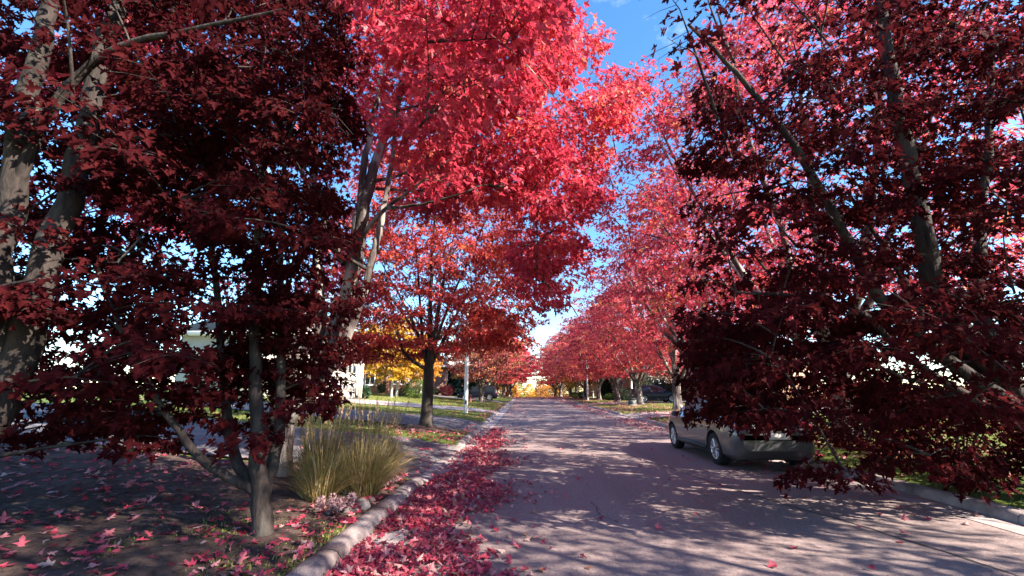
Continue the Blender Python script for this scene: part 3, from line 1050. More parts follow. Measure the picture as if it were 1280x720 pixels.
bx, by = 7.3, 6.6
W2 = np.array((bx, by, G(bx, by)))
la2 = lambda *p: [np.asarray(q) - W2 for q in p]
limbs = [
    (la2(W2 + (0, 0, -.1), W2 + (-.05, 0, 1.2), at(1165, 380, 6.6), at(1140, 230, 6.5), at(1110, 60, 6.4), at(1090, -90, 6.3)), 0.2, 0.06),
    (la2(W2 + (0, 0, .9), at(1215, 400, 6.8), at(1230, 250, 7.0), at(1240, 60, 7.2)), 0.13, 0.04),
    (la2(W2 + (-.03, 0, 1.0), at(1110, 400, 6.3), at(1060, 300, 6.0), at(1000, 190, 5.7), at(930, 100, 5.4), at(860, 30, 5.0)), 0.10, 0.02),
    (la2(W2 + (-.05, 0, .8), at(1130, 450, 6.2), at(1080, 385, 5.9), at(1000, 370, 5.6), at(920, 365, 5.4)), 0.06, 0.015),
    (la2(W2 + (0, .03, 1.1), at(1160, 410, 7.2), at(1120, 330, 7.8), at(1060, 240, 8.4)), 0.09, 0.03),
]
keepW2 = make_keep(lambda p: p[0] + W2[0] > 1.9 + .26 * (p[1] + W2[1] - 5) + .16 * max(0, p[2]-1) and p[2] > 2.0 and p[1] + W2[1] > 2.0,
                   lambda P: (P[:, 0] + W2[0] > 0.12 + .335 * (P[:, 1] + W2[1]) + .08 * (P[:, 2] + W2[2] - 1.6) + .1 * np.sin(P[:, 2] * 3 + P[:, 1] * 2)) | ((P[:, 2] + W2[2] > 3.9) & (P[:, 1] + W2[1] < 4.5) & (P[:, 0] + W2[0] > 1.58)))
exw2 = [at(g.uniform(862, 1290), g.uniform(-60, 470), g.uniform(4.6, 8.4)) - W2 for _ in range(165)]
exw2 += [at(g.uniform(900, 1290), g.uniform(380, 520), g.uniform(5.2, 8.6)) - W2 for _ in range(84)]
exw2 += [at(g.uniform(930, 1290), g.uniform(500, 590), g.uniform(5.6, 7.2)) - W2 for _ in range(16)]
exw2 += [at(g.uniform(855, 960), g.uniform(400, 525), g.uniform(6.2, 8.2)) - W2 for _ in range(28)]
exw2 += [at(g.uniform(842, 860), g.uniform(-10, 60), g.uniform(3.4, 4.2)) - W2 for _ in range(3)]
tw2 = grow(97, 9.5, 0.8, 0.23, 2.2, 4.2, 3.6, 130, 90, LEAF_HI, 0.10, 0.75, sides=12, twig_sides=4, limbs=limbs, extra=exw2, keep=keepW2, hue0=.5, hue_sd=.2, shoots=True)
plant_tree(tw2, 'maple_tree', W2, 'maple with leaves coloured shade-dark on the right verge, boughs sweeping low over the roadside', 'tree', 'shaded_red_leaf', bark='dark_bark', group='maples with leaves coloured shade-dark framing the road')

# --- golden trees, distant trees
pG = grow(101, 6.6, 1.5, 0.09, 1.7, 2.7, 2.6, 200, 60, LEAF_LO, 0.13, 0.7, nlimb=6, hue0=.5, hue_sd=.22, sides=6, twig_sides=3)
GT = 'golden trees'
gx, gy = at(489, 497, 38.5)[0], 38.5
protoG = plant_tree(pG, 'golden_tree', (gx, gy, G(gx, gy)), 'golden leaved tree with pale slim trunk on the left lawn before the orange brick house', 'tree', 'gold_leaf', bark='birch_bark', group=GT)
def gtree(px, Y, s, lab, tint, rz):
    x = (px - 655) / 544.0 * Y
    t = rowtree(protoG, x, Y, rz, s, lab, tint)
    return t
gtree(499, 40.5, (1.3, 1.3, 1.15), 'golden tree with darker trunk just right of the pale slim one', (0.95, .9, .9), 2.0)
gtree(460, 47, 1.15, 'golden tree peeping over the beige garage corner', (1.0, 1.0, 1.0), 4.0)
gtree(528, 52, 1.1, 'orange gold tree behind the round green shrub on the left', (1.0, .8, .8), 1.0)
gtree(718, 82, 1.2, 'large mustard coloured tree behind the thin white pole', (0.62, .6, .6), 3.0)
gtree(738, 74, 1.25, 'orange mustard tree right of the thin white pole', (0.85, .62, .6), 5.0)
gtree(815, 66, 1.2, 'golden orange tree rising above the dark parked car', (1.0, .75, .8), .5)
gtree(838, 70, 1.2, 'orange tree behind the evergreen hedge at right', (1.0, .62, .8), 2.5)
gtree(644, 150, 0.8, 'small apricot tree left of the gap at the end of the street', (1.1, .8, 1.6), .7)
gtree(661, 160, 1.0, 'bright yellow tree in the gap at the end of the street', (1.2, 1.15, .8), 1.7)
gtree(676, 150, 0.95, 'pale orange tree right of the gap at the end of the street', (1.05, .7, 1.5), 2.9)
gtree(690, 135, 1.1, 'golden tree behind the last trunks of the right row', (.9, .8, .7), 1.2)
gtree(704, 118, 1.2, 'olive gold tree between the far trunks on the right', (.6, .7, .6), 2.2)
gtree(633, 130, 1.0, 'orange tree behind the last trunks of the left row', (1.0, .7, .8), 3.2)
gtree(622, 122, 1.2, 'mustard tree between the far trunks on the left', (.7, .7, .6), 4.4)
gtree(649, 190, 1.3, 'distant green gold tree beyond the end of the street', (.5, .75, .8), 5.4)
gtree(668, 170, 0.7, 'low yellow tree right beside the bright yellow one far away', (1.1, 1.1, 1.0), 4.2)


def conifer(seed, H, r, n, tpl=LEAF_LO):
    g_ = np.random.default_rng(seed)
    tb, lb = Buf(), Buf()
    tube(tb, [(0, 0, -.2), (0, 0, H * .5), (0, 0, H * .97)], [.13, .08, .01], 7)
    t = 1 - np.sqrt(g_.uniform(0, 1, n))
    a = g_.uniform(0, 2 * PI, n)
    tier = 0.75 + 0.25 * np.abs(np.sin(t * 28 + 2 * np.sin(a * 2)))
    rr = r * (1 - t) ** 0.85 * tier * np.sqrt(g_.uniform(0.15, 1, n)) + .04
    pos = np.stack([rr * np.cos(a), rr * np.sin(a), .12 * H * 0.3 + t * H * .95 - .12 * rr], -1)
    d = np.stack([np.cos(a), np.sin(a), g_.normal(-.25, .3, n)], -1)
    add_leaves(lb, tpl, pos, d, np.array([0, 0, 1.0]) + g_.normal(0, .5, (n, 3)), g_.uniform(.14, .30, n), np.clip(.3 + .5 * (rr / r) + g_.normal(0, .2, n), 0, 1))
    return tb, lb


def plant_conifer(px, Y, H, r, seed, lab, tint=(1, 1, 1)):
    x = (px - 655) / 544.0 * Y
    root = thing('conifer_tree', (x, Y, G(x, Y)), lab, 'tree', 'dark evergreens')
    tb, lb = conifer(seed, H, r, 5200)
    tb.build('trunk', 'dark_bark', root)
    c = lb.build('crown', 'evergreen_leaf', root)
    c.color = (*tint, 1)


plant_conifer(566, 62, 4.2, 1.9, 1, 'bluish dark spruce at the left end of the evergreens behind the tall pole', (.8, .9, 1.5))
plant_conifer(578, 64, 4.6, 2.0, 2, 'dark spruce directly left of the tall pale pole', (.7, .8, 1.2))
plant_conifer(593, 63, 4.0, 1.8, 3, 'dark spruce between the tall pale pole and the brownish maple trunk', (.8, 1, .9))
plant_conifer(754, 66, 4.2, 1.0, 4, 'narrow dark cedar between the forked and slim trunks on the right', (1, 1, .9))
plant_conifer(905, 43, 9.0, 3.0, 9, 'tall hidden spruce added in the right yard to shade the dark parked car')  # hidden tree added to keep the sun off the car
plant_conifer(672, 165, 9.0, 3.0, 6, 'far green spruce at the right of the street gap', (1.6, 1.8, 1.6))


def shrub(px, Y, w, h, m, lab, seed, n=2600, leaf=.09, tint=None, x=None, name='shrub', cat='shrub', group=None, box_=None):
    g_ = np.random.default_rng(seed)
    if x is None: x = (px - 655) / 544.0 * Y
    root = thing(name, (x, Y, G(x, Y)), lab, cat, group)
    st, lb = Buf(), Buf()
    for k in range(9):
        a = k * 2.4
        tube(st, [(0, 0, -.05), (.15 * w * math.cos(a), .15 * w * math.sin(a), h * .4), (.33 * w * math.cos(a), .33 * w * math.sin(a), h * .75)], [.025, .015, .006], 4)
    dirs = unit(g_.normal(0, 1, (n, 3)))
    rr = g_.uniform(.55, 1, n) ** .5
    lump = 1 + .14 * np.sin(dirs[:, 0] * 7 + seed) * np.sin(dirs[:, 1] * 6) + .08 * np.sin(dirs[:, 2] * 11 + dirs[:, 0] * 9)
    sx, sy = (w / 2, w / 2) if box_ is None else (box_[0] / 2, box_[1] / 2)
    if box_ is not None:
        dirs = dirs / np.max(np.abs(dirs), axis=1, keepdims=True) * .97
    pos = np.stack([dirs[:, 0] * sx * rr * lump, dirs[:, 1] * sy * rr * lump, np.clip(h * .50 + dirs[:, 2] * h * .50 * rr * lump, .03, None)], -1)
    add_leaves(lb, LEAF_LO, pos, dirs + g_.normal(0, .6, (n, 3)), np.array([0, 0, 1.0]) + g_.normal(0, .5, (n, 3)), leaf * g_.uniform(.7, 1.3, n), np.clip(.5 + g_.normal(0, .22, n), 0, 1))
    st.build('stems', 'dark_bark', root)
    c = lb.build('foliage', m, root)
    if tint: c.color = (*tint, 1)
    return root


shrub(523, 41, 2.3, 1.75, 'shrub_leaf', 'rounded bright green shrub right of the golden trees on the left lawn', 3)
shrub(510, 43, 2.4, .8, 'evergreen_leaf', 'low dark shrub left of the rounded green shrub', 4)
shrub(458, 32.6, .95, .9, 'evergreen_leaf', 'small dark shrub at the corner of the beige garage', 5, tint=(1.5, 1.5, 1.5))
shrub(480, 46, .9, 2.2, 'evergreen_leaf', 'slim upright evergreen against the orange brick wall', 6)
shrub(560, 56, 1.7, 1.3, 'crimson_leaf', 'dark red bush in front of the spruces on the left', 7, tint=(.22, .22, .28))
shrub(545, 58, 1.6, .7, 'evergreen_leaf', 'low dark bush left of the dark red bush', 8)
shrub(760, 58, 2.0, .8, 'shrub_leaf', 'low green shrub between the forked and slim trunks on the right', 9, tint=(.7, .8, .7))
shrub(779, 56, 2.5, 1.5, 'evergreen_leaf', 'broad dark green shrub behind the thick many-stemmed maple', 10)
shrub(726, 72, 1.8, 1.1, 'evergreen_leaf', 'dark shrub at the foot of the mustard tree', 11)
shrub(717, 76, 1.8, .9, 'shrub_leaf', 'yellowish green shrub left of the thin white pole', 12, tint=(1.5, 1.2, .9))
BB = 'bushes added to darken the right verge'  # added bushes in shade-dark leaf colour so the bright lower right looks dim
shrub(0, 8.7, 2.3, 1.6, 'shaded_red_leaf', 'added bush darkening the right verge left of the near maple trunk', 21, n=6200, leaf=.07, x=8.0, group=BB)
shrub(0, 11.4, 2.6, 1.7, 'shaded_red_leaf', 'added bush darkening the right verge nearest the parked car', 22, n=6600, leaf=.07, x=8.2, group=BB)
shrub(0, 6.3, 2.3, 1.5, 'shaded_red_leaf', 'added bush darkening the far right edge under the low boughs', 23, n=6200, leaf=.07, x=8.3, group=BB)
shrub(0, 56, 2, 3.4, 'evergreen_leaf', 'tall dark evergreen hedge behind the dark parked car', 13, n=12000, leaf=.16, x=17.6, name='hedge', cat='hedge', box_=(7.5, 2.2))
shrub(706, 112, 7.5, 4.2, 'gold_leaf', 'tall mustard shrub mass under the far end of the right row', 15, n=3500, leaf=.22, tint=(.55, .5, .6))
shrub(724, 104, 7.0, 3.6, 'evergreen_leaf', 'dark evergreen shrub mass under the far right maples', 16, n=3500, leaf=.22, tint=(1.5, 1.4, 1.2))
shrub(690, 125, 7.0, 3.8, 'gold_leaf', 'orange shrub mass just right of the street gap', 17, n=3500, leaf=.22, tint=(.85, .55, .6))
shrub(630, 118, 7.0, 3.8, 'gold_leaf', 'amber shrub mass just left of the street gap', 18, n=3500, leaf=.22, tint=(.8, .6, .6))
shrub(632, 92, 1.5, .9, 'gold_leaf', 'orange shrub below the vivid red maples at the left of the crest', 14, tint=(.9, .6, .6))

# ------------------------------------------------------------------ tall grass, rocks, dried flowers
def grass_clump(x, y, h, r, n, ns, seed, lab):
    g_ = np.random.default_rng(seed)
    root = thing('ornamental_grass', (x, y, G(x, y) + .02), lab, 'ornamental grass', 'tall ornamental grasses in the kerbside bed')
    bl, sd, hd = Buf(), Buf(), Buf()
    for i in range(n):
        a = g_.uniform(0, 2 * PI)
        rb = r * .30 * math.sqrt(g_.uniform())
        base = np.array((rb * math.cos(a), rb * math.sin(a), 0))
        out = r * g_.uniform(.15, 1.0)
        hh = h * g_.uniform(.55, 1.0) * (1 - .25 * (out / r) ** 2)
        a2 = a + g_.normal(0, .5)
        tip = base + np.array((out * math.cos(a2), out * math.sin(a2), hh * (1 if out < .55 * r else .78)))
        mid = base + np.array((out * .32 * math.cos(a2), out * .32 * math.sin(a2), hh * .72))
        P = bez(base, mid, tip, 6)
        w = g_.uniform(.0035, .0065) * np.array([1, 1, .95, .8, .5, .08])
        s = np.array((-math.sin(a2 + .8), math.cos(a2 + .8), 0))
        V = np.concatenate([P - s * w[:, None], P + s * w[:, None]])
        i0 = np.arange(5)
        bl.quads(V, np.stack([i0, i0 + 6, i0 + 7, i0 + 1], -1), float(np.clip(g_.normal(.52, .2) + .1 * (out / r), 0, 1)))
    for i in range(ns):
        a = g_.uniform(0, 2 * PI)
        rb = r * .3 * math.sqrt(g_.uniform())
        base = np.array((rb * math.cos(a), rb * math.sin(a), 0))
        tip = base + np.array((r * g_.uniform(.1, .55) * math.cos(a), r * g_.uniform(.1, .55) * math.sin(a), h * g_.uniform(1.05, 1.38)))
        P = bez(base, base + (tip - base) * .5 + np.array((0, 0, .08)), tip, 6)
        tube(sd, P, np.linspace(.003, .0015, 6), 3)
        # feathery seed head
        ax = unit(tip - P[-2])
        m_ = 46
        t = g_.uniform(0, 1, m_)
        pos = tip - ax * (t * .24)[:, None]
        d = ax * .8 + g_.normal(0, .35, (m_, 3))
        add_leaves(hd, BLADE_T, pos, d, g_.normal(0, 1, (m_, 3)), g_.uniform(.02, .045, m_), np.clip(g_.normal(.86, .1, m_), 0, 1))
    bl.build('blades', 'tall_grass_blade', root)
    sd.build('stalks', 'tall_grass_blade', root)
    hd.build('seed_heads', 'tall_grass_blade', root)
    return root


BLADE_T = (np.array([(-.12, 0, 0), (.12, 0, 0), (.0, 1, .05)]), [[0, 1, 2]])
grass_clump(-2.27, 6.42, .86, .74, 1000, 22, 1, 'full green tuft of tall grass nearest the kerb in the bed')
grass_clump(-2.30, 7.0, .98, .70, 700, 44, 2, 'tall tuft with straw seed heads behind the full green tuft')
grass_clump(-2.62, 5.95, .74, .55, 600, 8, 3, 'smaller green tuft of grass left of the pale rocks')
grass_clump(-2.95, 6.65, 1.0, .6, 700, 46, 4, 'straw coloured tuft of tall grass farthest left in the bed')


def rock(x, y, r, seed, lab):
    bm = bmesh.new()
    bmesh.ops.create_icosphere(bm, subdivisions=3, radius=r)
    g_ = random.Random(seed)
    ph = [g_.uniform(0, 6) for _ in range(6)]
    for v in bm.verts:
        c = v.co / r
        k = 1 + .16 * math.sin(c.x * 3 + ph[0]) + .13 * math.sin(c.y * 4 + ph[1]) + .10 * math.sin(c.z * 5 + ph[2] + c.x * 3) + .05 * math.sin(c.x * 11 + c.y * 9 + ph[3])
        v.co = Vector((c.x * k * 1.2, c.y * k * .95, c.z * k * .72)) * r
    me = bpy.data.meshes.new('rock')
    bm.to_mesh(me); bm.free()
    for p in me.polygons: p.use_smooth = True
    me.materials.append(MATS['rock'])
    o = bpy.data.objects.new('rock', me)
    COL.objects.link(o)
    o.location = (x, y, G(x, y) + r * .42)
    o.rotation_euler = (g_.uniform(-.2, .2), g_.uniform(-.2, .2), g_.uniform(0, 6))
    tag(o, lab, 'rock', 'rocks at the edge of the kerbside bed')


rock(-2.08, 5.95, .10, 1, 'largest pale rock beside the kerb below the tall grass')
rock(-2.13, 5.72, .08, 2, 'smaller pale rock just left of the largest one by the kerb')
rock(-2.06, 6.25, .06, 3, 'brownish rock beyond the largest one at the kerb')
rock(-2.3, 5.55, .065, 4, 'dusky rock under the smaller green grass tuft')


def dried_plant(x, y, h, seed, lab):
    g_ = np.random.default_rng(seed)
    root = thing('dried_flower_plant', (x, y, G(x, y)), lab, 'plant', 'dried flower plants in the kerbside bed')
    st = Buf()
    for i in range(16):
        a = g_.uniform(0, 2 * PI)
        tip = np.array((.22 * math.cos(a) * g_.uniform(.2, 1), .22 * math.sin(a) * g_.uniform(.2, 1), h * g_.uniform(.6, 1)))
        tube(st, bez(np.zeros(3), tip * .5 + (0, 0, .06), tip, 5), [.004, .004, .003, .003, .002], 4)
        n = 40
        d = unit(g_.normal(0, 1, (n, 3)))
        fl = Buf()
        add_leaves(fl, LEAF_LO, tip + d * .03, d, g_.normal(0, 1, (n, 3)), g_.uniform(.02, .035, n), np.full(n, .5))
        fl.build('flower_head', 'flower_dry', root)
    st.build('stems', 'dark_bark', root)


dried_plant(-2.06, 6.95, .24, 1, 'dried pinkish flower plant at the kerb beyond the pale rocks')
dried_plant(-2.22, 5.5, .22, 2, 'dried flower plant under the grass left of the pale rocks')

# ------------------------------------------------------------------ fallen leaves and lawn grass
def litter(name, pts, size, tpl, hue0, sd, seed, lift=.012):
    g_ = np.random.default_rng(seed)
    n = len(pts)
    d = np.stack([g_.normal(0, 1, n), g_.normal(0, 1, n), g_.normal(0, .22, n)], -1)
    up = np.array([0, 0, 1.0]) + g_.normal(0, .35, (n, 3))
    flip = np.where(g_.uniform(size=n) < .4, -1, 1)
    up = up * flip[:, None]
    b_ = Buf()
    hue = np.clip(g_.normal(hue0, sd, n) + .22 * (flip < 0), 0, 1)
    add_leaves(b_, tpl, pts, d, up, size * g_.uniform(.65, 1.2, n), hue)
    o = b_.build(name, 'fallen_leaf')
    return tag(o, kind='stuff')


g = np.random.default_rng(77)


def surf(x, y):
    """top of whatever lies there"""
    z = ground(x, y)
    z = np.where((x > KL) & (x < KR), .008 + dip(y), z)
    z = np.where((x <= KL) & (x > -1.95), .135 - .095 * indrive(y, DRIVES_L) + dip(y), z)
    return z


# the drift in the left gutter
n = 14500
y = 2.6 + 17 * g.beta(.9, 2.0, n)
u = g.uniform(0, 1, n)
wid = np.interp(y, [2, 5, 8, 10, 14, 20], [1.1, 1.2, 1.25, 1.0, .75, .6])
x = KL + .03 + .32 * sst(7.5, 10, y) * (g.uniform(size=n) < .85) + wid * np.abs(g.normal(.0, 1, n) * .36 + .33) * (1 + .25 * np.sin(y * 1.9))
clump = np.sin(x * 5.2 + y * 2.3) + np.sin(y * 4.7 - x * 3.1 + 1) + .8 * np.sin(y * 1.7 + 2)
inn = (g.uniform(size=n) < np.clip(.72 + .30 * clump, .1, 1))
x, y = x[inn], y[inn]
dens = np.clip(1.2 - (x - KL) / 1.6, .1, 1)
pts = np.stack([x, y, surf(x, y) + .012 + .045 * dens * g.uniform(0, 1, len(x))], -1)
tag(litter('fallen_leaves', pts, .076, LEAF_HI, .38, .24, 1), 'drift of red maple leaves lying in the left gutter', 'fallen leaves')
# sparse on the road and beds
n = 1500
x = g.uniform(-1.2, 5.9, n); y = 3 + 60 * g.uniform(0, 1, n) ** 1.5
kp = (g.uniform(size=n) < .22 + .78 * (x < .2)) | (x > 5.0)
x, y = x[kp], y[kp]
pts = np.stack([x, y, surf(x, y) + .012], -1)
tag(litter('fallen_leaves', pts, .085, LEAF_HI, .45, .2, 2), 'scattered red leaves lying over the road', 'fallen leaves')
n = 16000
x = -1.95 - 7.5 * g.uniform(0, 1, n) ** 1.3; y = 2.2 + 45 * g.uniform(0, 1, n) ** 1.5
d1 = np.hypot(x + 3.45, y - 14.6)
pr = .10 + .9 * np.exp(-(d1 / 1.5) ** 2) + .5 * (y < 8.1) + .25 * (x > -2.6)
kp = g.uniform(size=n) < pr
x, y = x[kp], y[kp]
pts = np.stack([x, y, surf(x, y) + .035 + .02 * g.uniform(0, 1, len(x)) + .03 * (y < 8)], -1)
tag(litter('fallen_leaves', pts, .09, LEAF_MID, .42, .18, 3), 'red leaves lying on the left verge and bed', 'fallen leaves')
n = 16000
x = 4.6 + 9 * g.beta(1.2, 2.2, n); y = 8 + 80 * g.uniform(0, 1, n) ** 1.1
cl = np.sin(x * 1.3 + y * .35) + np.sin(y * .6 - x)
kp = g.uniform(size=n) < np.clip(.45 + .3 * cl, .05, 1)
x, y = x[kp], y[kp]
pts = np.stack([x, y, surf(x, y) + .03 + .02 * g.uniform(0, 1, len(x))], -1)
tag(litter('fallen_leaves', pts, .12, LEAF_LO, .62, .2, 4), 'pinkish leaves lying along the right gutter and lawn', 'fallen leaves')
n = 9000
x = g.uniform(-6, 9, n); y = g.uniform(80, 125, n)
pts = np.stack([x, y, np.where((x > -1.9) & (x < 6.2), .01, .16) + dip(y)], -1)
tag(litter('fallen_leaves', pts, .2, LEAF_LO, .5, .2, 5), 'red leaves covering the road at the far crest', 'fallen leaves')


def lawn_grass(n, x0, x1, y0, y1, drives, seed, h=.07):
    g_ = np.random.default_rng(seed)
    x = x0 + (x1 - x0) * g_.uniform(0, 1, n)
    y = y0 + (y1 - y0) * g_.uniform(0, 1, n) ** 1.5
    ind = np.zeros(n, bool)
    for a, b_ in drives:
        ind |= (y > a - .1) & (y < b_ + .1)
    if x1 < 0:
        ind = np.zeros(n, bool)
        for (a, b_, ae, be, xe) in [(8.2, 13.0, 8.0, 13.2, -16), (16.6, 22.0, 16.4, 20.6, -14), (29.2, 33.0, 25.3, 30.6, -11.9), (49.5, 54.5, 49.5, 54.5, -12)]:
            t = np.clip((x + 1.94) / (xe + 1.94), 0, 1.2)
            ind |= (y > a + (ae - a) * t - .12) & (y < b_ + (be - b_) * t + .12)
        ind |= (y < 8.2) & (y > 5.2)
        ind |= np.hypot(x + 3.45, y - 15.9) < 1.05
    x, y = x[~ind], y[~ind]
    m_ = len(x)
    pos = np.stack([x, y, ground(x, y) - .01], -1)
    d = np.array([0, 0, 1.0]) + g_.normal(0, .45, (m_, 3))
    b_ = Buf()
    sc = .6 + .5 * (y - y0) / (y1 - y0)
    T = (np.array([(-.16, 0, 0), (.16, 0, 0), (.10, .6, .05), (0, 1, .2), (-.10, .6, .05)]), [[0, 1, 2, 3, 4]])
    patch = .5 + .2 * np.sin(x * .9 + y * .5) + .12 * np.sin(x * 2.3 - y * 1.7)
    add_leaves(b_, T, pos, d, g_.normal(0, 1, (m_, 3)), h * sc * g_.uniform(.6, 1.3, m_) * 1.2, np.clip(patch + g_.normal(0, .2, m_), 0, 1))
    return tag(b_.build('lawn_grass', 'grass_blade'), 'short green lawn grass', 'grass', kind='stuff')


lawn_grass(90000, -13.5, -1.97, 12.9, 48, DRIVES_L, 1)['label'] = 'short green grass of the left lawns and verge strips'
lawn_grass(80000, 6.26, 19, 3.5, 62, DRIVES_R, 2)['label'] = 'short yellowish green grass of the right verge and lawn'
lawn_grass(9000, -3.6, -1.96, 2.6, 5.2, [], 3, h=.065)['label'] = 'small patch of grass between the near bed and the kerb'

g = np.random.default_rng(31)
tw_ = Buf()
for _ in range(260):
    x_, y_ = -1.98 - 5 * g.uniform() ** 1.4, g.uniform(2.4, 7.8)
    a_, l_ = g.uniform(0, PI), g.uniform(.06, .3)
    z_ = G(x_, y_) + .055
    p0 = np.array((x_, y_, z_))
    p1 = p0 + np.array((l_ * math.cos(a_), l_ * math.sin(a_), g.uniform(-.01, .02)))
    tube(tw_, [p0, (p0 + p1) / 2 + g.normal(0, .012, 3), p1], [.004, .003, .002], 4)
tag(tw_.build('twigs', 'dark_bark'), 'small fallen twigs on the soil of the left bed', 'twigs', kind='stuff')

# ------------------------------------------------------------------ street furniture
def light_pole(px, Y, h, r, lab, side):
    x = (px - 655) / 544.0 * Y
    root = thing('light_pole', (x, Y, G(x, Y)), lab, 'light pole', 'street light poles')
    b_ = Buf()
    lathe(b_, [(r * 1.0, -.2), (r, .0), (r * .97, .4), (r * .9, 2), (r * .72, h * .6), (r * .5, h), (0, h + .02)], 16)
    b_.build('pole', 'pole_concrete', root, smooth=True)
    a = Buf()
    tube(a, [(0, 0, h - .3), (side * .5, 0, h + .15), (side * 1.4, 0, h + .35)], [.035, .03, .03], 8)
    a.build('arm', 'metal_grey', root, smooth=True)
    l_ = Buf()
    box(l_, min(side * 1.35, side * 1.95), max(side * 1.35, side * 1.95), -.13, .13, h + .28, h + .42)
    l_.build('lamp_head', 'metal_grey', root)
    d = Buf()
    box(d, -.07, .07, -r - .012, -r + .03, .55, .95)
    d.build('access_cover', 'metal_grey', root)


light_pole(584, 26.4, 7.6, .125, 'tall pale concrete light pole on the left verge beyond the second driveway', 1)
light_pole(731.5, 59.0, 7.4, .12, 'thin white light pole on the right verge near the mustard trees', -1)

x = (589.5 - 655) / 544 * 43.5
h_ = thing('fire_hydrant', (x, 43.5, G(x, 43.5)), 'small red fire hydrant on the left lawn beside the brownish maple trunk', 'fire hydrant')
b = Buf()
lathe(b, [(.17, 0), (.17, .05), (.115, .06), (.115, .48), (.15, .5), (.15, .54), (.13, .6), (.09, .66), (.04, .69), (.035, .74), (0, .74)], 14)
b.build('barrel', 'hydrant_red', h_, smooth=True)
for d_ in ((1, 0), (-1, 0), (0, -1)):
    b = Buf()
    tube(b, [(d_[0] * .09, d_[1] * .09, .40), (d_[0] * .19, d_[1] * .19, .40)], [.055, .06], 10, cap=True)
    b.build('nozzle', 'hydrant_red', h_)

x, y = (784.5 - 655) / 544 * 40.4, 40.4
u_ = thing('utility_box', (x, y, G(x, y)), 'low grey green utility box at the foot of the thick maple on the right', 'utility box')
b = Buf(); box(b, -.36, .36, -.3, .3, -.1, .10); b.build('plinth', 'concrete', u_)
b = Buf()
b.quads([(-.32, -.26, .10), (.32, -.26, .10), (.32, .26, .10), (-.32, .26, .10), (-.32, -.26, .50), (.32, -.26, .50), (.32, .26, .58), (-.32, .26, .58)], [(4, 5, 6, 7), (0, 1, 5, 4), (1, 2, 6, 5), (2, 3, 7, 6), (3, 0, 4, 7)])
b.build('cabinet', 'utility_green', u_)
b = Buf(); box(b, -.34, .34, -.30, .29, .581, .62); b.build('lid', 'utility_green', u_)
b = Buf(); box(b, -.03, .03, -.285, -.262, .28, .36); b.build('lock', 'metal_grey', u_)


